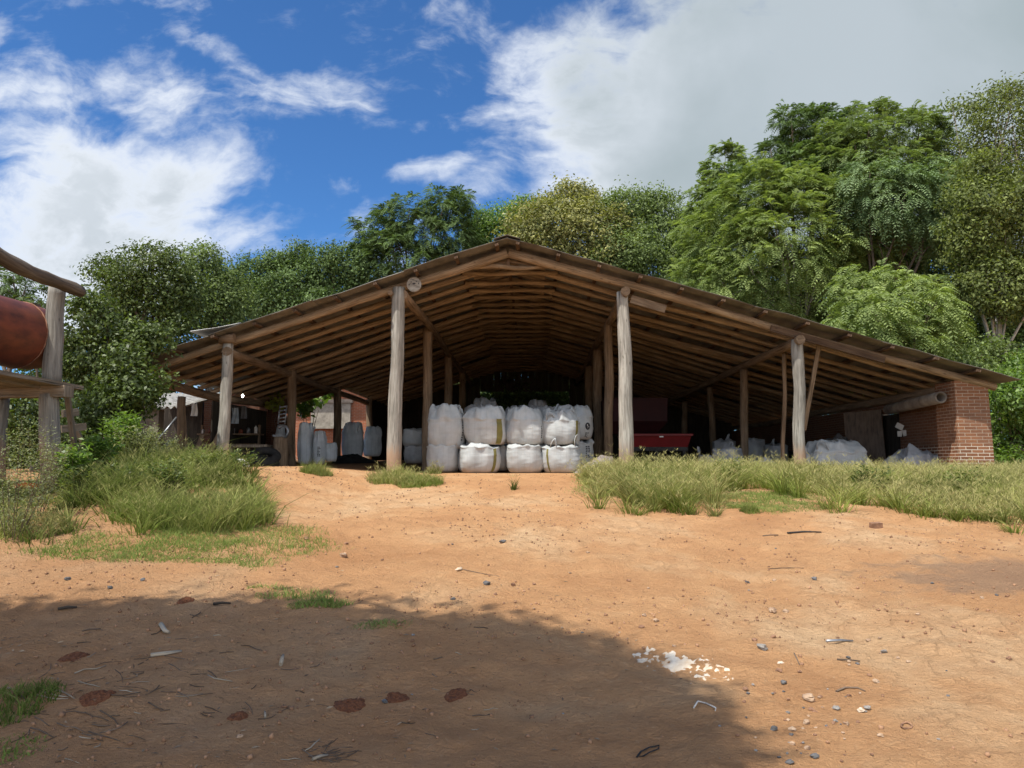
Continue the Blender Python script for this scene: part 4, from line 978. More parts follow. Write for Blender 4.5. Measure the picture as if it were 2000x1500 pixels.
def limbs(root, base, lobes, r0, m, hgt_frac=.45, seed=1, lim=12, vis=.6):
    rs = random.Random(seed); C = [Vector(l[0]) for l in lobes]; top = sum(C, Vector())/len(C)
    fork = Vector((base[0]*.6+top.x*.4, base[1]*.6+top.y*.4, base[2]+(top.z-base[2])*hgt_frac))
    q = MB(); q.log(base, fork, r0, r0*.7, .35, 10, 10, .12, seed); q.build('trunk', m, root)
    for i, c in enumerate(C[:lim]):
        e = c+Vector((0, 0, Rl(lobes[i])*.35)); mid = fork.lerp(e, .5)+Vector((rs.uniform(-.3, .3), rs.uniform(-.3, .3), rs.uniform(0, .4)))
        pts = [fork, fork.lerp(mid, .5), mid, mid.lerp(e, .5)+Vector((rs.uniform(-.2, .2), 0, .1)), e]; b = MB(); b.tube(pts, [r0*.5, r0*.4, r0*.3, r0*.2, r0*.08], 7, False, True, .1, seed)
        for k in range(5):
            a = pts[2].lerp(e, k/5); v = Vector((rs.uniform(-1, 1), rs.uniform(-1, 1), rs.uniform(.1, 1))).normalized()*Rl(lobes[i])*rs.uniform(.6, 1.0)
            b.tube([a, a+v*.5+Vector((0, 0, .1)), a+v], [r0*.17, r0*.11, r0*.03], 5, False)
        b.build('branch', m, root)
def Rl(l): return l[1][2]
def L2W(lobes, Y, depth=.8, jitter=0.8, seed=3):
    rs = random.Random(seed); out = []
    for lb in lobes:
        px, py, rx, ry = lb[:4]; dy = (lb[4] if len(lb) > 4 else rs.uniform(-jitter, jitter)); c = P(px, py, Y+dy); s_ = (Y+dy)/F
        out.append((tuple(c), (rx*s_, (rx+ry)/2*s_*depth, ry*s_)))
    return out
def tree(name, label, cat, lobes, Y, leaf, mode='simple', bark=W_BARK, trunk=(None, .16), seed=1, group='trees behind the shed', extra=None, **kw):
    r = np.random.default_rng(seed); Lw = L2W(lobes, Y, seed=seed)
    bx = P(trunk[0], 905, Y).x if trunk[0] else sum(l[0][0] for l in Lw)/len(Lw)
    root = thing(name, label, cat, (bx, Y+.3, 1.5), group)
    V, T = (leaves_simple if mode == 'simple' else leaves_frond)(Lw, r, **kw)
    crown('crown', V, T, leaf, root)
    limbs(root, (bx, Y+.3, gz(bx, Y)-.2), Lw, trunk[1], bark, seed=seed)
    return root
SM = dict(cl_dens=8.5, per=36, size=.155, spread=.29)
SMN = dict(cl_dens=16, per=32, size=.115, spread=.21, asp=.5)
# right side giants
tree('feathery_tree', 'big light green feathery tree with a pale slanting trunk right of the shed ridge', 'tree',
     [(1500,400,110,75),(1590,420,130,95),(1420,470,90,70),(1490,540,120,90),(1600,560,110,90),(1400,560,80,60),(1680,460,80,70),(1560,650,70,50,1.2),(1540,480,110,100,-1)],
     27.5, L_FEATH, 'frond', W_LBARK, (1612,.15), 11, cl_dens=7.5, fr=7, length=.50, lw=.15, pairs=7)
tree('feathery_tree', 'tall dark green tree with the highest rounded top on the right side', 'tree',
     [(1735,278,95,70),(1700,246,45,34),(1790,290,70,60),(1670,300,80,70),(1740,340,110,60),(1800,250,40,35)],
     28, L_MID, 'frond', W_BARK, (1730,.2), 12, cl_dens=8, fr=7, length=.46, lw=.145, pairs=7)
tree('feathery_tree', 'dark twin-topped tree left of the tallest crown, grey-green', 'tree',
     [(1545,240,32,34),(1590,265,60,55),(1545,300,45,50),(1630,260,55,50),(1600,340,90,60),(1505,298,26,22),(1480,370,70,50)],
     29, L_DARK, 'frond', W_BARK, (1585,.2), 13, cl_dens=8, fr=7, length=.44, lw=.145, pairs=7)
tree('drooping_tree', 'silvery green tree with drooping sprays below the tallest crown', 'tree',
     [(1770,390,100,60),(1700,400,70,50),(1840,360,60,50),(1820,430,80,50),(1700,350,60,40),(1860,400,50,45)],
     26, L_SILV, 'frond', W_BARK, (1690,.14), 14, cl_dens=8.5, fr=7, length=.48, lw=.14, pairs=7, droop=.85)
tree('young_tree', 'light feathery young tree spreading its fronds above the right roof edge', 'tree',
     [(1755,590,95,55),(1700,620,70,50),(1810,640,60,40),(1740,670,90,45),(1680,560,50,35),(1830,600,30,30)],
     20.5, L_FEATH, 'frond', W_BARK, (1800,.10), 15, group='trees close behind the shed', cl_dens=12, fr=6, length=.46, lw=.14, pairs=7, droop=.8)
tree('spire_tree', 'narrow upright leafy spire poking above the right canopy', 'tree',
     [(1418,300,30,22),(1415,330,36,34),(1408,375,34,36),(1400,430,40,40),(1372,400,24,36)],
     36, L_MID, 'frond', W_BARK, (1410,.12), 16, cl_dens=4.5, fr=7, length=.5, lw=.2)
tree('pale_branch_tree', 'open-crowned tree with pale bare branches at the top right corner', 'tree',
     [(1955,200,55,35),(1900,215,35,22),(1860,205,24,14),(1980,260,60,40),(1920,290,50,30),(2010,330,60,40),(2060,230,60,60),(1985,175,28,18),(1880,340,40,26),(1960,250,70,60)],
     26, L_EDGE, 'simple', W_LBARK, (1960,.13), 17, cl_dens=8, per=28, size=.135, spread=.26, asp=.4)
tree('leafy_tree', 'yellow-green leafy tree at the right edge under the pale branches', 'tree',
     [(1940,400,75,55),(1985,470,80,70),(1900,460,50,60),(1960,560,80,60),(1890,380,40,30),(2050,500,90,120),(1900,550,50,60),(1930,330,50,35),(2000,390,60,60)],
     23, L_EDGE, 'simple', W_LBARK, (1960,.10), 18, **SMN)
tree('shade_tree', 'dense dark understorey tree between the young tree and the right edge', 'tree',
     [(1900,620,90,70),(1960,660,90,70),(1830,520,90,70),(1880,560,90,60),(1980,600,80,80),(1780,500,110,60),(1700,520,90,60),(1890,700,80,40)],
     30, L_DARK, 'simple', W_BARK, (1880,.2), 19, **SM)
tree('shade_tree', 'dark tree showing between the trunks of the light feathery tree', 'tree',
     [(1560,560,90,70),(1650,600,80,70),(1600,660,80,50),(1500,620,70,50),(1660,520,70,50)], 31, L_DARK, 'simple', W_BARK, (1600,.2), 44, **SM)
tree('low_tree', 'low olive green bushy tree above the right end of the roof', 'tree',
     [(1870,715,55,30),(1920,700,50,35),(1960,715,50,35),(1820,700,50,30),(1900,735,80,30)], 22, L_MID, 'simple', W_BARK, (1900,.1), 20, group='trees close behind the shed', **SMN)
tree('bright_shrub', 'bright glossy shrub behind the brick pier at the right edge', 'shrub',
     [(1985,770,45,50),(1960,830,40,50),(1990,870,50,50),(2030,740,50,60),(1965,900,30,30),(2040,860,60,70),(1990,720,25,25)], 18.5, L_BRIGHT, 'simple', W_BARK, (1990,.07), 21, group='shrubs at the yard edges', cl_dens=22, per=26, size=.105, spread=.16)
# middle band, right of the ridge
tree('mixed_tree', 'brownish olive flowering tree just right of the roof ridge', 'tree',
     [(1120,400,60,40),(1070,440,70,50),(1150,450,80,60),(1100,500,110,60),(1180,520,80,60),(1040,480,60,40),(1120,380,30,22)], 37.5, L_OLIVE, 'simple', W_BARK, (1120,.2), 22, cl_dens=7, per=36, size=.17, spread=.28)
tree('olive_tree', 'grey-green tree with feathery top sprigs right of the brownish one', 'tree',
     [(1235,405,45,40),(1290,410,38,36),(1260,460,75,60),(1220,500,70,60),(1290,520,60,60),(1250,560,90,50),(1205,400,28,24)], 37, L_MID, 'simple', W_BARK, (1260,.16), 23, **SM)
tree('light_tree', 'bright green tree top peeking just left of the brownish tree', 'tree',
     [(985,430,55,30),(950,455,45,35),(1040,410,40,26),(990,470,80,40)], 40, L_BRIGHT, 'simple', W_BARK, (980,.16), 24, **SM)
tree('gap_tree', 'yellowish green tree filling the gap between middle and right trees', 'tree',
     [(1370,480,55,50),(1350,550,60,60),(1390,600,80,60),(1450,620,90,50),(1340,500,30,40),(1480,600,70,60),(1420,540,60,60),(1345,430,24,24)], 36.5, L_FEATH, 'simple', W_BARK, (1380,.14), 25, **SM)
tree('vine_tree', 'grey-green vine-covered tree low behind the right roof slope', 'tree',
     [(1400,590,60,50),(1350,600,50,50),(1460,640,60,40),(1330,570,50,50),(1520,660,60,40),(1560,610,40,60),(1600,700,60,40)], 36, L_MID, 'simple', W_LBARK, (1450,.14), 26, group='trees close behind the shed', **SMN)
tree('glossy_shrub', 'pale glossy-leaved shrub just above the roof edge below the young tree', 'shrub',
     [(1725,672,30,22),(1755,690,40,18),(1700,690,30,18)], 21.5, L_SILV, 'simple', W_BARK, (1790,.05), 27, group='trees close behind the shed', cl_dens=20, per=22, size=.14, spread=.16)
# left of the ridge
tree('umbrella_tree', 'large dark feathery tree rising left of the roof ridge', 'tree',
     [(870,410,55,38),(800,420,60,40),(745,455,55,36),(850,460,80,45),(780,490,70,40),(720,500,45,30),(890,480,45,40),(830,520,90,35),(760,420,30,20),(900,385,24,18)], 38, L_DARK, 'frond', W_BARK, (800,.2), 28, cl_dens=7, fr=7, length=.5, lw=.16, pairs=7, droop=.6)
tree('dark_tree', 'dark brownish-green layered tree, third crown left of the big feathery one', 'tree',
     [(500,530,50,28),(470,560,50,30),(520,580,60,35),(540,510,30,18),(450,600,50,40)], 39, L_DARK, 'simple', W_BARK, (500,.2), 29, **SM)
tree('dark_tree', 'dark brownish-green tree with the pointed top, second left of the big feathery one', 'tree',
     [(580,498,32,24),(590,535,50,30),(560,560,50,30),(610,580,60,35),(550,600,60,35)], 38.5, L_DARK, 'simple', W_BARK, (585,.2), 30, **SM)
tree('dark_tree', 'dark brownish-green tree right beside the big feathery one', 'tree',
     [(655,505,40,30),(690,525,40,35),(640,550,50,40),(680,570,60,35),(640,600,70,30)], 38, L_DARK, 'simple', W_BARK, (660,.2), 31, **SM)
tree('round_tree', 'round mid-green tree behind the left roof end', 'tree',
     [(300,520,65,42),(250,550,55,45),(330,570,70,50),(220,610,60,50),(290,620,70,50),(210,530,35,30),(345,640,30,30),(350,690,24,26)], 24, L_SHRUB, 'simple', W_BARK, (290,.18), 32, **SMN)
tree('round_tree', 'darker green tree right against the round mid-green one', 'tree',
     [(395,510,45,36),(400,560,60,50),(430,610,70,50),(370,600,50,50),(450,570,35,40)], 26, L_MID, 'simple', W_BARK, (400,.18), 33, **SMN)
tree('far_tree', 'small dark flat-topped tree far off behind the rusty tank', 'tree',
     [(25,545,45,24),(50,565,30,20),(0,570,50,25),(-40,540,50,30)], 38, L_DARK, 'frond', W_BARK, (10,.2), 34, cl_dens=2.0, fr=6, length=.8, lw=.25)
tree('bushy_tree', 'tangled leafy tree between the tank stand and the shed', 'tree',
     [(175,620,50,50),(240,680,70,50),(290,662,38,22),(180,720,70,60),(250,760,60,50),(150,690,40,50),(210,800,70,60),(160,840,60,50),(290,745,34,12),(322,680,18,10),(240,700,35,26),(330,738,14,6),(265,650,30,20)], 14.5, L_SHRUB, 'simple', W_BARK, (200,.09), 35, group='shrubs at the yard edges', cl_dens=30, per=24, size=.095, spread=.13)
tree('hedge_bush', 'dark hedge bush behind the lean-to roof at the left', 'bush', [(220,730,60,50),(290,720,60,45),(340,745,45,30),(260,790,70,50),(200,820,60,60)], 23.0, L_SHRUB, 'simple', W_BARK, (250,.08), 45, group='shrubs at the yard edges', cl_dens=12, per=24, size=.14, spread=.2)
tree('dark_shrub', 'dark shrub seen under the deck of the tank stand', 'shrub',
     [(60,820,60,60),(20,860,50,60),(80,900,50,40),(150,880,50,40),(60,600,40,20),(85,620,20,20)], 13.0, L_SHRUB, 'simple', W_BARK, (60,.06), 36, group='shrubs at the yard edges', cl_dens=32, per=22, size=.09, spread=.12)
# forest behind the shed that darkens the back and shows through the opening
for i, (px, Y, h_, lb) in enumerate(((120, 42, 150, 'hidden forest tree far behind the left bush'), (560, 44, 150, 'forest tree deep behind the left roof slope'), (870, 47, 150, 'forest tree glimpsed through the left of the back opening'), (1020, 45, 150, 'forest tree glimpsed through the middle of the back opening'), (1150, 46, 150, 'forest tree glimpsed through the right of the back opening'), (1400, 44, 200, 'forest tree deep behind the right roof slope'), (1700, 38, 260, 'forest tree deep behind the feathery trees'), (1950, 36, 260, 'forest tree deep behind the right edge'))):
    lo = [(px, 905-h_*.25, 120, h_*.35), (px-70, 905-h_*.6, 90, h_*.4), (px+70, 905-h_*.65, 90, h_*.4), (px, 905-h_, 90, h_*.35), (px+10, 905-h_*1.35, 70, h_*.3)]
    tree('forest_tree', lb, 'tree', lo, Y, L_DARK if i % 2 else L_MID, 'simple', W_BARK, (px, .2), 50+i, group='forest trees', cl_dens=2.2, per=26, size=.27, spread=.42)
tree('back_bush', 'dim bush standing right behind the back opening of the shed', 'bush', [(950,780,40,30),(1000,770,40,30),(1050,785,40,30),(1100,775,40,30),(1020,810,80,30)], 35.6, L_DARK, 'simple', W_BARK, (1020,.1), 69, group=None, cl_dens=14, per=16, size=.2, spread=.25)
# small climbing plant by the left aisle
tree('creeper', 'leafy creeper with yellow-green leaves at the back of the left aisle', 'plant', [(612,775,16,8),(598,790,12,10),(640,765,12,7),(592,805,8,8)], 26.3, L_BRIGHT, 'simple', W_BARK, (600,.03), 70, group=None, cl_dens=26, per=8, size=.26, spread=.16)
tree('yellow_plant', 'yellowing broad-leaved plant beside the brick pier', 'plant', [(537,788,9,8),(545,778,6,5)], 23.0, L_YEL, 'simple', W_BARK, (540,.02), 71, group=None, cl_dens=26, per=8, size=.22, spread=.12)
# tree behind the camera that throws the foreground shade
def shade_tree():
    r = np.random.default_rng(91); sh = SUN_DIR/SUN_DIR.z; lo = []
    for (px, py, rx, ry, H) in ((60,1370,2.3,1.9,6.0),(330,1370,1.8,1.5,6.6),(560,1360,1.5,1.15,5.8),(800,1370,1.4,1.25,6.4),(890,1375,1.0,.85,6.0),(960,1310,.45,.32,5.9),(1000,1385,.5,.36,6.2),(1110,1335,.24,.12,6.3),(1215,1390,.2,.08,6.5),(1060,1295,.2,.08,6.5),(880,1265,.25,.10,6.6),(520,1225,.4,.12,6.6),(640,1240,.3,.10,6.2),(250,1215,.5,.10,6.4),(760,1440,1.6,1.0,6.8),(900,1440,.75,.5,6.2),(960,1490,.5,.12,6.3)):
        g = ground(px, py); H *= 1.7; c = Vector((g.x, g.y, g.z))+sh*H
        lo.append((tuple(c), (rx, ry, .55+.25*min(rx, ry))))
    lo.append(((lo[0][0][0]-2.5, lo[0][0][1]-1, lo[0][0][2]), (2.6, 2.6, 1.2))); lo.append(((lo[2][0][0]-1, lo[2][0][1]-2.6, lo[2][0][2]+.5), (3, 2.4, 1.2)))
    root = thing('shading_tree', 'tree standing behind the viewer whose crown shades the yard', 'tree', (-4, -2, 0))
    V, T = leaves_simple(lo, r, cl_dens=15, per=28, size=.17, spread=.26, asp=.6); crown('crown', V, T, L_MID, root)
    limbs(root, (-4.0, -2.0, -.2), lo, .22, W_BARK, seed=5)
shade_tree()

# ================================================================== GRASS
def blades(px, py, pz, h, lean, wid, r, bend=.6, az=None):
    n = len(px); an = r.random(n)*2*math.pi if az is None else az; hd = np.stack([np.cos(an), np.sin(an), np.zeros(n)], 1)
    b = np.stack([px, py, pz], 1); s = np.stack([-np.sin(an), np.cos(an), np.zeros(n)], 1)
    rt = r.random(n)*2*math.pi; s = np.stack([np.cos(rt), np.sin(rt), np.zeros(n)], 1)
    V = []; A = []
    for (t, wf) in ((0, 1.0), (.45, .85), (.8, .5), (1.0, .08)):
        c = b+hd*(lean*h*(t**1.8))[:, None]+np.array([0, 0, 1])*(h*(t-.35*bend*lean*t*t))[:, None]
        V += [c-s*(wid*wf/2)[:, None], c+s*(wid*wf/2)[:, None]]; A += [np.full(n, t)]*2
    V = np.stack(V, 1); A = np.stack(A, 1)
    base = np.arange(n)[:, None]*8
    Fq = np.concatenate([base+np.array([k, k+1, k+3, k+2]) for k in (0, 2, 4)], 0)
    return V.reshape(-1, 3), Fq, A.ravel()
def grass_obj(name, px, py, h, m, r, lean=.5, wid=.008, label=None, cat='grass', kind='stuff', group=None, dryf=0.0, heads=0, az=None):
    n = len(px); h = h*(.55+.75*r.random(n)**1.3); pz = hgt(px, py)-.01
    t = np.clip(.5+1.1*fbm(px*1.6, py*1.6, 2)+.2*r.normal(size=n), 0, 1); dr = np.clip(dryf+.9*fbm(px*1.1+9, py*1.1, 2)+.25*r.normal(size=n), -.2, 1)
    V, Fq, A = blades(px, py, pz, h, lean*(.3+.9*r.random(n)), wid*(.6+.8*r.random(n)), r, .6, az)
    T = np.repeat(t, 8); Dd = np.repeat(dr, 8)
    if heads:
        k = r.choice(n, int(n*heads), replace=False); tipx = V.reshape(n, 8, 3)[k, 6]; sub = []
        for q in range(4):
            a = r.random(len(k))*6.28; d = unit(np.stack([np.cos(a), np.sin(a), .75+.5*r.random(len(k))], 1)); ll = .055+.06*r.random(len(k))
            sub.append(diamonds(tipx, d, unit(r.normal(size=d.shape)), ll, np.full(len(k), .0065), .0))
        H = np.concatenate(sub); o = len(V); V = np.concatenate([V, H]); Fq = np.concatenate([Fq, np.arange(len(H)).reshape(-1, 4)+o])
        A = np.concatenate([A, np.ones(len(H))]); T = np.concatenate([T, np.full(len(H), .8)]); Dd = np.concatenate([Dd, np.full(len(H), .9)])
    o = np_mesh(name, V, Fq, m, None, {'tint': T, 'along': A, 'dry': Dd}); tag(o, label, cat, group, kind); return o
def tufts(poly, per_m2, nb, spread, r, bbox):
    x0, x1, y0, y1 = bbox; n = int((x1-x0)*(y1-y0)*per_m2); cx = r.uniform(x0, x1, n); cy = r.uniform(y0, y1, n)
    u_, v_, w_ = proj(cx, cy, hgt(cx, cy)); u_ = u_+22*fbm(cx*1.5, cy*1.5, 3); v_ = v_+12*fbm(cx*1.5+40, cy*1.5, 3)
    k = inpoly(u_, v_, poly) & (fbm(cx*2.7+11, cy*2.7, 2)+.50 > r.random(n)*.55)
    for ox, oy in ((34, 0), (-34, 0), (0, -16), (20, -26), (-20, -26)): k |= inpoly(u_+ox, v_+oy, poly) & (r.random(n) < .05)      # stragglers round the edge
    cx, cy = cx[k], cy[k]; n = len(cx)
    a = r.random((n, nb))*6.283; q = np.abs(r.normal(size=(n, nb)))*spread*(.6+.8*r.random((n, 1)))
    x = (cx[:, None]+np.cos(a)*q).ravel(); y = (cy[:, None]+np.sin(a)*q).ravel(); az = (a+.6*r.normal(size=a.shape)).ravel()
    ch = np.repeat(.55+.75*r.random(n)**.8, nb); dry = np.repeat(r.random(n), nb); return x, y, az, ch, dry
def scatter_poly(poly, dens, r, bbox):
    x0, x1, y0, y1 = bbox; n = int((x1-x0)*(y1-y0)*dens); x = r.uniform(x0, x1, n); y = r.uniform(y0, y1, n)
    jx = .12*r.normal(size=n); u_, v_, w_ = proj(x+jx, y+.1*r.normal(size=n), hgt(x, y)); u_ = u_+30*fbm(x*1.5, y*1.5, 3); v_ = v_+14*fbm(x*1.5+40, y*1.5, 3)
    k = inpoly(u_, v_, poly); return x[k], y[k]
r = np.random.default_rng(5)
# tall grass right
polyR = [(1125,948),(1180,910),(1300,910),(2500,905),(2500,1045),(2000,1022),(1850,1018),(1760,1000),(1660,988),(1600,965),(1500,955),(1395,960),(1375,1002),(1300,1003),(1230,985),(1160,962)]
x, y, az, ch, cd = tufts(polyR, 26, 52, .080, r, (.8, 15, 8.5, 15.9))
u_, v_, w_ = proj(x, y, hgt(x, y)); hh = (.42+.40*np.clip(fbm(x*1.9, y*1.9, 3), -.6, 1))*(.55+.45*S((y-9.5)/2)); hh = np.clip(hh*ch*1.0*(.70+.8*np.clip(fbm(x*3.1, y*3.1, 2)+.35, 0, 1)), .05, .56); hh = np.where(r.random(len(hh)) < .03, hh*1.35, hh)
edge = S((u_-1120)/90); hh = hh*(.45+.55*edge)*(1-.28*S((x-3.6)/1.5))
lim = np.where(y > 14.8, .34, 1); hh = np.minimum(hh, np.where(y > 15.2, .22, np.where(y > 13.4, np.where(x > 4.2, .26, .36), .6)))
grass_obj('tall_grass', x, y, hh, G_DRY, r, 1.2, .0115, 'tall seeding grass bank in front of the right half of the shed', dryf=(cd-.35)*.9, heads=.16, az=az)
# sparse taller seed stalks over both banks
for (poly, bb, lb, sd_) in ((polyR, (.8, 15, 8.5, 15.2), 'thin pale seed stalks standing over the right grass bank', 3), ):
    xs_, ys_ = scatter_poly(poly, 70, r, bb); grass_obj('seed_stalks', xs_, ys_, np.where(xs_ > 4.2, .40, .55)*(.6+.5*r.random(len(xs_)))*np.where(ys_ > 13.4, .75, 1), G_DRY, r, .5, .006, lb, dryf=.7, heads=.9)
# short green patches
sp = [([(1385,965),(1500,962),(1640,985),(1560,1003),(1400,998)], (1.5, 8, 9, 14.5)), ([(30,1075),(200,1035),(330,1045),(480,1020),(600,1035),(660,1075),(520,1105),(330,1100),(120,1092)], (-7.5, -1, 6, 12)), ([(1120,955),(1190,930),(1260,960),(1160,968)], (.5, 4, 11, 15.5))]
X = []; Yy = []
for poly, bb in sp:
    x, y = scatter_poly(poly, 6500, r, bb); 
    kk = (fbm(x*2.3, y*2.3, 3)+.62)*np.where(poly[0][0] < 100, 1-.75*S((proj(x, y, hgt(x, y))[0]-400)/230), 1) > r.random(len(x))*.8; X.append(x[kk]); Yy.append(y[kk])
X = np.concatenate(X); Yy = np.concatenate(Yy)
grass_obj('short_grass', X, Yy, .035+.065*r.random(len(X))*S(.5+fbm(X*2, Yy*2, 2)), G_SHORT, r, .9, .006, 'short green turf between the tall grass and the bare dirt')
# tall grass left
polyL = [(-200,955),(-50,955),(110,950),(170,905),(260,900),(330,905),(430,910),(490,930),(520,985),(518,1025),(470,1030),(400,1045),(330,1062),(270,1045),(200,1015),(120,1030),(40,1055),(-200,1065)]
x, y, az, ch, cd = tufts(polyL, 27, 58, .085, r, (-11, -2.2, 7.5, 15.9)); u_, v_, w_ = proj(x, y, hgt(x, y))
hh = (.34+.22*r.random(len(x))+.35*np.clip(fbm(x*1.1+5, y*1.1, 3), -.4, .8)); hh *= np.clip(.55+.45*S((u_-90)/120)*1.1, 0, 1.1); hh = np.clip(hh*ch*.64*(.72+.75*np.clip(fbm(x*3.1+3, y*3.1, 2)+.35, 0, 1)), .06, .50); hh = np.where(r.random(len(hh)) < .03, hh*1.5, hh)
hh = np.minimum(hh, np.where(u_ > 400, .48, .8)); hh = np.minimum(hh, np.where((u_ > 420) & (y > 13), .2, .8))
hh = np.where((u_ > 15) & (u_ < 130) & (y > 8.9), np.minimum(hh, .09), hh)
grass_obj('tall_grass', x, y, hh, G_TALL, r, 1.15, .0125, 'tall green and straw grass bank at the left in front of the bush', dryf=(cd-.4)*.9, heads=.06, az=az)
# grass clumps
def tuft(px, py, rx, ry, h, n, m, label, lean=.8, dry=0.1, heads=0, name='grass_tuft', grp='separate grass tufts in the yard', wid=.008, pw=1.0):
    g = ground(px, py); a = r.random(n)*6.28; q = np.sqrt(r.random(n)); x = g.x+np.cos(a)*q*rx; y = g.y+np.sin(a)*q*ry
    hh = h*(.55+.5*r.random(n))*(1-.55*q**2); return grass_obj(name, x, y, hh, m, r, lean, wid, label, 'grass tuft', None, grp, dry, heads)
tuft(617, 924, .30, .25, .30, 900, G_TALL, 'round green tuft in front of the upright left sacks', .8)
tuft(770, 938, .50, .50, .34, 1900, G_DRY, 'straw-coloured tuft covering the foot of the left inner post', .8, .25, .1)
tuft(820, 948, .42, .40, .25, 1700, G_TALL, 'greener low mound of grass right of the straw-coloured tuft', .8, .1, .1)
tuft(1004, 957, .06, .05, .34, 46, G_TALL, 'small thin tuft alone in front of the third sack stack', .7, .1, .1, wid=.012)
tuft(850, 925, .14, .15, .30, 200, G_TALL, 'sparse green blades against the leftmost sack', .6, .1, .15)
tuft(1465, 1000, .14, .10, .18, 300, G_TALL, 'small green tuft at the edge of the right turf', .7, .05)
tuft(575, 1168, .36, .13, .09, 330, G_SHORT, 'left end of the low grass strip in the dirt', .9, .1)
tuft(625, 1178, .28, .12, .12, 420, G_SHORT, 'right thicker end of the low grass strip in the dirt', .9, .1)
tuft(530, 1150, .22, .06, .09, 160, G_SHORT, 'flattened grass sprig left of the low strip', 1.2, .2)
tuft(745, 1218, .25, .10, .05, 420, G_SHORT, 'thin ground-hugging tuft at the shadow edge', .9, .3)
tuft(20, 1380, .24, .36, .12, 800, G_TALL, 'dark green tuft at the left frame edge in the shade', .8, 0)
tuft(10, 1470, .2, .18, .05, 450, G_SHORT, 'sparse tuft at the bottom left corner', .9, 0)
tuft(345, 1020, .45, .40, .46, 1700, G_TALL, 'big arching grass clump at the front of the left bank', .9, .15, .05)
tuft(480, 1005, .35, .35, .42, 1300, G_TALL, 'grass clump at the right end of the left bank', .9, .15, .05)
tuft(40, 1035, .55, .40, .24, 900, G_DRY, 'straw grass clump at the left frame edge below the stand', .95, .35, .1)
# weeds
def weed(name, label, px, py, Y, H, nst, leaf, m, seed, spread=.25, grp='weeds by the left bank'):
    rr = np.random.default_rng(seed); b = P(px, py, Y); zb = gz(b.x, Y); root = thing(name, label, 'weed', (b.x, Y, zb), grp); st = MB(); cs = []; ds = []
    for i in range(nst):
        a = rr.uniform(0, 6.28); l = rr.uniform(.1, 1)*spread; h = H*rr.uniform(.7, 1.05); p0 = Vector((b.x+math.cos(a)*.06, Y+math.sin(a)*.06, zb-.02)); p2 = p0+Vector((math.cos(a)*l, math.sin(a)*l, h)); p1 = p0.lerp(p2, .5)+Vector((0, 0, .05))
        st.tube([p0, p1, p2], [.004, .003, .0015], 5, False); k = int(h*190)
        for j in range(k):
            t = rr.uniform(.18, 1); c = (p0.lerp(p1, t*2) if t < .5 else p1.lerp(p2, t*2-1))+Vector((rr.normal(), rr.normal(), rr.normal()))*(.035+.05*spread); cs.append(c); ds.append((rr.normal(), rr.normal(), .35))
    st.build('stems', TWIG, root); c = np.array([tuple(q) for q in cs]); d = unit(np.array(ds)); n = len(c)
    nr = unit(rr.normal(size=(n, 3))*.5+np.array([0, 0, 1])); L = leaf*(.6+.7*rr.random(n)); V = diamonds(c, d, nr, L, L*.42); crown('leaves', V, np.repeat(np.clip(.5+.25*rr.normal(size=n), 0, 1), 4), m, root)
weed('pale_weed', 'pale greyish flowering weed rising in front of the stand deck', 30, 950, 8.2, 1.15, 12, .03, L_PALE, 81, .5)
weed('pale_weed', 'pale weed spray bending across the stand post', 75, 950, 9.0, 1.12, 8, .03, L_PALE, 82, .35)
weed('pale_weed', 'pale feathery weed heap left of the grey mudguard', 270, 905, 13.2, .75, 26, .05, L_PALE, 83, .5)
weed('pale_weed', 'pale feathery weed beside the bush, right of the first heap', 300, 905, 14.0, .62, 20, .045, L_PALE, 84, .4)
weed('leafy_weed', 'bright leafy weed right of the stand post', 140, 920, 10.6, .62, 12, .09, L_BRIGHT, 85, .22)
weed('leafy_weed', 'bright leafy weed between the ladder and the bush', 190, 915, 12.0, .62, 16, .08, L_BRIGHT, 86, .35)
weed('leafy_weed', 'bright leafy weed climbing in front of the dark bush', 245, 900, 13.4, 1.0, 16, .08, L_BRIGHT, 87, .35)
weed('leafy_weed', 'small leafy weed near the mudguard', 372, 905, 14.6, .35, 8, .07, L_BRIGHT, 88, .2)
for i_, (px_, py_, Y_, lb_) in enumerate(((300,960,11.0,'broad-leaved weed in the middle of the left bank'),(235,985,10.3,'broad-leaved weed left of the arching clump'),(400,960,12.0,'broad-leaved weed high in the left bank towards the shed'),(460,975,12.3,'broad-leaved weed near the right end of the left bank'),(150,990,9.9,'broad-leaved weed below the stand post'),(330,990,10.2,'low weed between the arching clump and the bank'),(1420,950,13.2,'broad-leaved weed behind the right turf patch'),(1700,960,12.2,'broad-leaved weed in the middle of the right bank'),(1880,970,12.0,'broad-leaved weed in front of the brick pier'))):
    weed('leafy_weed', lb_, px_, py_, Y_, .42, 9, .06, L_SHRUB if i_ % 2 else L_EDGE, 200+i_, .22, grp='weeds in the grass banks')
weed('dry_weed', 'dry grey weed stalks at the eave post', 355, 905, 14.9, .5, 9, .03, L_PALE, 89, .25)

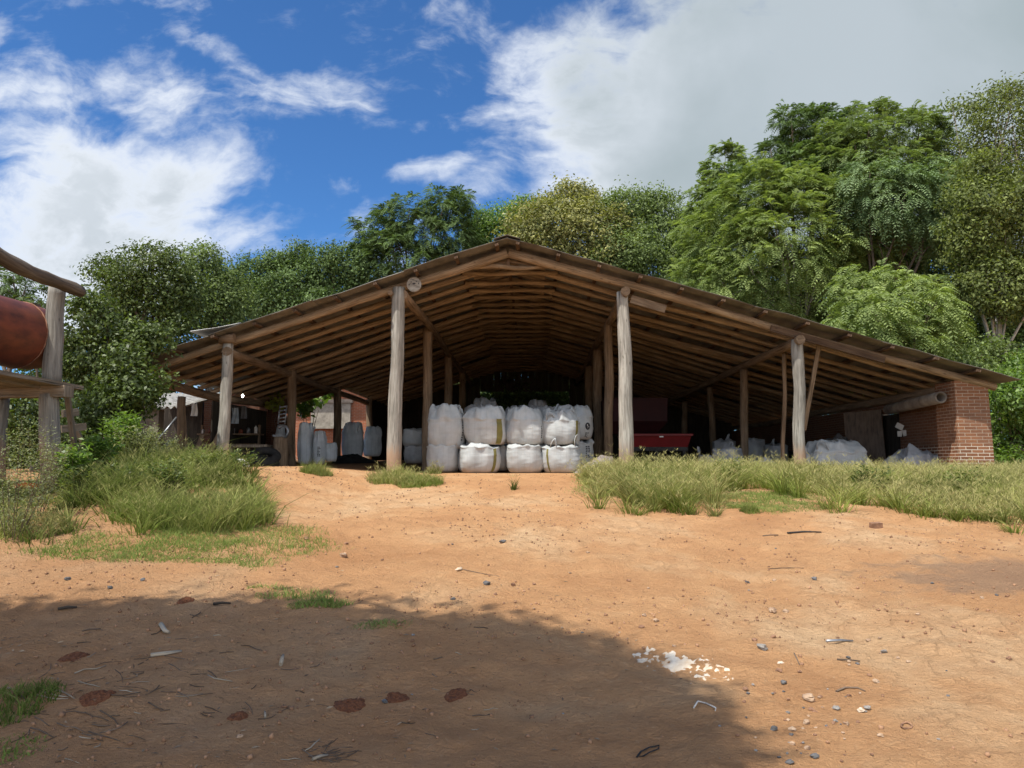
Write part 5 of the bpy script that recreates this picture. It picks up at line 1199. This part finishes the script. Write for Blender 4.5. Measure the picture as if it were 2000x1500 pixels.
# ================================================================== DEBRIS ON THE DIRT
def stone(px, py, size_px, m, label, grp='stones scattered in the dirt', seed=0, flat=.6, name='stone'):
    g = ground(px, py); D = (g-EYE).length; R_ = .86*size_px/2*D/F; b = MB(); N = 9; pts = []; rs = random.Random(seed*7+1); off = Vector((rs.uniform(0, 50), rs.uniform(0, 50), 0)); ax_ = rs.uniform(.75, 1.3)
    for j in range(N):
        th = PI*j/(N-1)
        for k in range(12):
            ph = 2*PI*k/12; d = Vector((math.sin(th)*math.cos(ph), math.sin(th)*math.sin(ph), math.cos(th))); rr = R_*(1+.55*mnoise.noise(d*1.3+off)+.2*mnoise.noise(d*3+off))
            pts.append(Vector((d.x*rr*ax_, d.y*rr, d.z*rr*flat)))
    rot = Matrix.Rotation(rs.uniform(0, 6.28), 3, 'Z') @ Matrix.Rotation(rs.uniform(-.4, .4), 3, 'X')
    z0 = float(hgt(g.x, g.y)); pts = [Vector((g.x, g.y, z0+R_*flat*.55))+rot @ p for p in pts]
    b.quadgrid(pts, 12, N, None, False, True); o = b.build(name, m); tag(o, label, 'stone', grp); return o
for i, (px, py, s_, m, lb) in enumerate((
    (671, 1088, 19, STONE1, 'square tan stone with a dark underside left of centre'), (599, 1053, 12, STONE2, 'brown stone at the edge of the left turf'), (676, 1063, 8, STONE2, 'small brown stone above the square tan one'),
    (950, 1142, 17, CHAR, 'blue-grey flat stone below the centre sacks'), (982, 1060, 14, CHAR, 'dark stone pair member nearest the small thin tuft'), (1002, 1144, 14, STONE2, 'narrow brown stone right of the blue-grey one'), (886, 1172, 12, CHAR, 'charcoal lump left of the gully'),
    (968, 1162, 10, STONE2, 'dark brown lump in the centre of the yard'), (1043, 1142, 8, STONE2, 'brown pebble right of the narrow brown stone'), (1113, 1120, 7, STONE1, 'tan pebble in the centre right'), (897, 1114, 14, LIME, 'pale flat chip left of the blue-grey stone'),
    (1490, 1267, 20, STONE3, 'grey pyramid-shaped stone at the right'), (1509, 1196, 18, STONE1, 'tan stone at the end of the gully'), (1535, 1196, 12, STONE1, 'smaller tan stone right of the gully stone'), (1474, 1252, 11, STONE2, 'brown stone left of the grey pyramid stone'), (1510, 1246, 12, STONE2, 'dark brown stone above the grey pyramid stone'),
    (1580, 1367, 20, STONE1, 'largest tan stone in the pebble scatter'), (1530, 1335, 12, CHAR, 'charcoal pebble above the scatter'), (1525, 1297, 10, LIME, 'pale pebble right of the lime patch'), (1522, 1312, 11, STONE2, 'reddish pebble under the pale one'), (1566, 1299, 9, STONE2, 'red pebble at the foot of the forked twig'),
    (1712, 1333, 12, STONE1, 'tan stone right of the scatter'), (1699, 1322, 9, STONE2, 'brown stone beside the tan one right of the scatter'), (1511, 1425, 14, CHAR, 'black chip at the left of the scatter'), (1634, 1387, 13, STONE3, 'grey chip at the top right of the scatter'), (1681, 1391, 13, LIME, 'yellowish chip at the right of the scatter'), (1694, 1385, 12, STONE3, 'grey chip beside the yellowish chip'),
    (1575, 1413, 15, STONE1, 'tan cobble in the middle of the scatter'), (1585, 1390, 11, STONE2, 'brown cobble above the tan one in the scatter'), (1548, 1427, 14, STONE1, 'flat tan cobble low in the scatter'), (1653, 1417, 13, STONE1, 'tan cobble right in the scatter'), (1576, 1464, 13, STONE1, 'tan cobble below the scatter'), (1591, 1481, 15, CHAR, 'black cobble near the bottom edge'), (1542, 1492, 14, CHAR, 'dark cobble at the bottom edge'), (1548, 1456, 12, STONE1, 'tan cobble left of the black one'), (1720, 1438, 11, STONE1, 'lone tan pebble right of the scatter'),
    (1228, 1136, 10, STONE2, 'brown stone in the centre right dirt'), (1449, 1093, 8, STONE2, 'brown pebble below the right turf'), (1591, 1132, 11, CHAR, 'blue-grey chip in the right dirt'), (1460, 1139, 9, CHAR, 'grey chip left of the blue-grey one'), (1456, 1350, 11, STONE2, 'brown stone at the shadow tip'), (1454, 1374, 10, STONE2, 'brown stone just inside the shadow tip'),
    (1282, 1215, 13, STONE1, 'tan stone in the small rubble left of the lime patch'), (1258, 1204, 11, STONE1, 'tan stone highest in the small rubble'), (1253, 1226, 10, STONE2, 'brown stone lowest in the small rubble'), (752, 1374, 13, CHAR, 'black stone on the rim of an ant mound'), (468, 1442, 12, STONE1, 'pale stub-like stone in the shaded dirt'), (215, 1150, 11, CHAR, 'charcoal lump in the left dirt'), (132, 1132, 11, CHAR, 'charcoal chip far left in the dirt'), (278, 1134, 10, CHAR, 'dark clod in the left dirt'),
    (1862, 1226, 8, STONE2, 'brown pebble far right'), (1971, 1287, 9, STONE2, 'reddish pebble at the right edge'), (1727, 1275, 12, STONE3, 'grey stone right of the grey rod'), (1697, 1253, 11, STONE1, 'tan stone right of the grey rod'), (1793, 1202, 8, STONE1, 'tan pebble right centre'))):
    stone(px, py, s_, m, lb, seed=i+3)
rs = random.Random(33)
for i in range(110):
    q = rs.random()
    if q < .5: px, py = rs.gauss(1600, 70), rs.gauss(1410, 55)
    else: px, py = rs.uniform(560, 1980), rs.uniform(1010, 1490)
    if py > 1495 or py < 1000: continue
    stone(px, py, rs.uniform(3.5, 8), rs.choice([STONE1, STONE2, STONE2, STONE3, STONE1, CHAR]), 'one of the many small loose pebbles on the sunlit dirt', 'small loose pebbles', seed=100+i, name='pebble')
# gravel and crumbs: nobody could count it
n = 42000; x = r.uniform(-8, 10.5, n); y = 2.4+13*r.random(n)**1.3; kk = (fbm(x*.8, y*.8, 3)+.45 > r.random(n)); x, y = x[kk], y[kk]; n = len(x)
sz = .0038+.015*r.random(n)**4.0; z = hgt(x, y); d = unit(r.normal(size=(n, 3))); e = unit(np.cross(d, r.normal(size=(n, 3)))); f_ = np.cross(d, e); c = np.stack([x, y, z+sz*.3], 1)
V = np.stack([c+d*sz[:, None]*1.3, c+e*sz[:, None], c-d*sz[:, None], c-e*sz[:, None]*1.2, c+f_*sz[:, None]*.8, c-f_*sz[:, None]*.8], 1).reshape(-1, 3)
b0 = np.arange(n)[:, None]*6; Ft = np.concatenate([b0+np.array(t_) for t_ in ((0,1,4),(1,2,4),(2,3,4),(3,0,4),(1,0,5),(2,1,5),(3,2,5),(0,3,5))], 0)
o = np_mesh('gravel', V, Ft, m_plain('gravel_grain', (.38,.22,.125), .95, (.17,.09,.05), 3), None); tag(o, 'fine gravel and clods strewn over the dirt', 'gravel', kind='stuff')
# ant mounds
for i, (px, py, w_, lb) in enumerate(((145, 1287, 60, 'red ant mound highest up on the left in the shade'), (190, 1361, 66, 'dark red ant mound left, in the twigs'), (465, 1398, 46, 'smallest red ant mound in the shade'), (682, 1379, 74, 'widest red ant mound, left of the pair in the middle'), (777, 1366, 56, 'red ant mound with a black stone on its rim'), (890, 1359, 56, 'palest red ant mound, rightmost of the three in the middle'), (362, 1176, 40, 'flat red ant mound at the upper shadow edge'))):
    g = ground(px, py); Rr_ = .76*w_/2*(g-EYE).length/F; N = 26; M_ = 40; pts = []
    for j in range(N):
        q = j/(N-1)
        for k in range(M_):
            a = 2*PI*k/M_; rr = Rr_*q*(1+.22*mnoise.noise(Vector((math.cos(a)*2+i*5, math.sin(a)*2, 0)))+.10*mnoise.noise(Vector((math.cos(a)*8+i*5, math.sin(a)*8, 0)))); x_, y_ = g.x+math.cos(a)*rr, g.y+math.sin(a)*rr*1.05
            zz = float(hgt(x_, y_))+Rr_*.20*(1-q**1.6)*(1-.35*math.exp(-(q/.12)**2))+.004-.012*(q > .97)+.009*mnoise.noise(Vector((x_*70, y_*70, 0)))+.006*mnoise.noise(Vector((x_*25, y_*25, 0))); pts.append((x_, y_, zz))
    o = MB().quadgrid(pts, M_, N, None, True, True).build('ant_mound', ANT); tag(o, lb, 'ant mound', 'red ant mounds')
# sticks
def stick(pxs, rad_px, m, label, name='stick', grp='sticks and twigs', seg=7, lift=1.0, flat=1.0, cat=None):
    pts = []; rr = []
    for (px, py) in pxs:
        g = ground(px, py); R_ = .8*rad_px*(g-EYE).length/F; g.z = float(hgt(g.x, g.y))+R_*lift; pts.append(g); rr.append(R_)
    if len(pts) == 2: pts.insert(1, pts[0].lerp(pts[1], .5)+Vector((0, 0, rr[0]*.6))); rr.insert(1, (rr[0]+rr[1])/2)
    rr[-1] *= .6
    o = MB().tube(pts, rr, seg, True, True, .15, pxs[0][0]*.1, flat).build(name, m); tag(o, label, cat or name.split('_')[-1], grp); return o
stick([(294, 1284), (325, 1280), (354, 1276)], 4.2, TWIGL, 'thick bleached stick lying in the shade')
stick([(314, 1224), (322, 1238), (330, 1240)], 5, TWIGL, 'short bleached stick end above the thick one')
stick([(548, 1302), (553, 1284)], 4.5, TWIGL, 'upright pale bark chip right of the thick stick')
stick([(518, 1404), (517, 1392)], 2.6, TWIGL, 'tiny pale stub near the smallest ant mound')
stick([(610, 1487), (640, 1480)], 3.6, TWIGL, 'pale bark curl in the twig pile at the bottom')
stick([(417, 1183), (450, 1182)], 3.2, W_DARK, 'dark flat stick near the upper shadow edge')
stick([(113, 1193), (150, 1189)], 3, W_DARK, 'dark stick far left near the shadow edge')
stick([(1538, 1043), (1570, 1041), (1604, 1042)], 2.2, STEELD, 'dark straight rod lying before the right grass')
stick([(1490, 1048), (1520, 1047)], 1.6, TWIG, 'brown twig left of the dark rod')
stick([(1614, 1255), (1666, 1255)], 2.6, METAL, 'grey round rod in the right dirt')
stick([(1500, 1112), (1540, 1110), (1570, 1111)], .9, TWIG, 'thin long twig right of centre')
stick([(1633, 1353), (1650, 1346), (1675, 1346), (1690, 1353)], 2, TWIG, 'arched brown twig right of the pebble scatter')
stick([(1551, 1278), (1562, 1300)], 1.3, TWIG, 'forked twig above the red pebble')
stick([(1635, 1290), (1680, 1294)], 1.8, TWIG, 'thin brown twig in the right dirt')
stick([(905, 1113), (940, 1121), (975, 1127)], .9, TWIG, 'long thin stalk by the pale chip')
stick([(1355, 1385), (1363, 1372), (1380, 1376), (1398, 1386), (1397, 1391)], 1.9, m_plain('rope_white', (.72,.68,.6), .9, (.35,.3,.25), 60), 'white speckled cord bent in the shade', 'cord', None)
stick([(1244, 1481), (1252, 1472), (1268, 1464), (1288, 1459), (1286, 1465), (1268, 1472), (1256, 1480), (1248, 1482)], 2.3, BLACK, 'black folded rubber strap near the bottom', 'strap', None, flat=.5)
pts_ = [(1771+11*math.cos(a_*.7), 1420+6*math.sin(a_*.7)) for a_ in range(0, 10)]
stick(pts_, 2.0, STONE2, 'small dark ring half sunk in the right dirt', 'ring', None, lift=.6)
g = ground(1711, 1031); MB_ = MB(); MB_.box(g+Vector((0, 0, .03)), (.13, .07, .07), Matrix.Rotation(.2, 3, 'Z'), .008); o = MB_.build('brick_piece', STONE2); tag(o, 'dark half brick lying before the right grass', 'brick')
rs = random.Random(8)
for i in range(150):
    q = rs.random()
    if q < .22: px, py = rs.gauss(625, 26), rs.gauss(1478, 14); L_ = rs.uniform(20, 60); lb = 'brown twig of the small twig pile at the bottom edge'; gp = 'twig pile at the bottom edge'
    elif q < .55: px, py = rs.gauss(120, 90), rs.gauss(1400, 60); L_ = rs.uniform(20, 75); lb = 'brown twig of the litter at the lower left'; gp = 'twig litter at the lower left'
    elif q < .75: px, py = rs.gauss(400, 90), rs.gauss(1300, 45); L_ = rs.uniform(15, 60); lb = 'brown twig of the litter around the bleached stick'; gp = 'twig litter around the bleached stick'
    else: px, py = rs.uniform(0, 1000), rs.uniform(1200, 1490); L_ = rs.uniform(12, 40); lb = 'small lone twig in the shaded dirt'; gp = 'lone twigs in the shade'
    if py > 1490 or px < 3: continue
    a = rs.gauss(0, .5); p = [(px, py)]
    for k in range(3): a += rs.uniform(-.45, .45); p.append((p[-1][0]+math.cos(a)*L_/3, p[-1][1]+math.sin(a)*L_/3*.5))
    if any(y_ > 1494 for _, y_ in p): continue
    stick(p, rs.uniform(.7, 1.6), TWIG if rs.random() < .85 else TWIGL, lb, 'twig', gp, seg=5)
# leaf litter
n = 5200; px = np.where(r.random(n) < .65, r.normal(200, 200, n), r.uniform(0, 1100, n)); x = r.uniform(-5.5, 1.0, n); y = r.uniform(2.6, 8.5, n)
u_, v_, w_ = proj(x, y, hgt(x, y)); pk = np.exp(-np.maximum(u_-50, 0)/420)*(.25+.9*S((v_-1130)/150))*(.4+1.2*np.clip(fbm(x*1.7, y*1.7, 3)+.35, 0, 1)); k = r.random(n) < pk
x, y = x[k], y[k]; n = len(x); c = np.stack([x, y, hgt(x, y)+.004], 1); d = unit(np.stack([r.normal(size=n), r.normal(size=n), .15*r.normal(size=n)], 1)); nr = unit(np.stack([.25*r.normal(size=n), .25*r.normal(size=n), np.ones(n)], 1))
L = .018+.04*r.random(n); V = diamonds(c, d, nr, L, L*.3, .2); m_lit = m_leaf('dead_leaf', (.34,.25,.16), (.12,.075,.045), .1)
o = crown('leaf_litter', V, np.repeat(r.random(n), 4), m_lit, None); tag(o, 'dry leaf litter on the shaded dirt at the lower left', 'leaf litter', kind='stuff')
# lime patch
n = 260; g = ground(1322, 1297); kx = r.normal(size=n)*.17; ky = r.normal(size=n)*.09-.25*kx*.3; x = g.x+kx; y = g.y+ky
lm = MB(); N = 46
for j in range(N):
    for i in range(N):
        x_ = g.x+(i/(N-1)-.5)*.62; y_ = g.y+(j/(N-1)-.5)*.62; xx = (x_-g.x); yy_ = (y_-g.y)
        q = 1-math.hypot((xx+yy_*.35)/.27, (yy_+xx*.35)/.17)+.9*mnoise.noise(Vector((x_*9, y_*9, 3)))+.9*mnoise.noise(Vector((x_*26, y_*26, 7)))+.9*mnoise.noise(Vector((x_*55, y_*55, 7)))-.50
        lm.v.append((x_, y_, float(hgt(x_, y_))+max(-.02, min(.012, q*.03))))
for j in range(N-1):
    for i in range(N-1):
        ix = [j*N+i, j*N+i+1, (j+1)*N+i+1, (j+1)*N+i]; lm.face(ix, [(0,0)]*4, True)
o = lm.build('lime_spill', LIME); tag(o, 'ragged white spill of dried lime on the dirt', 'spill')
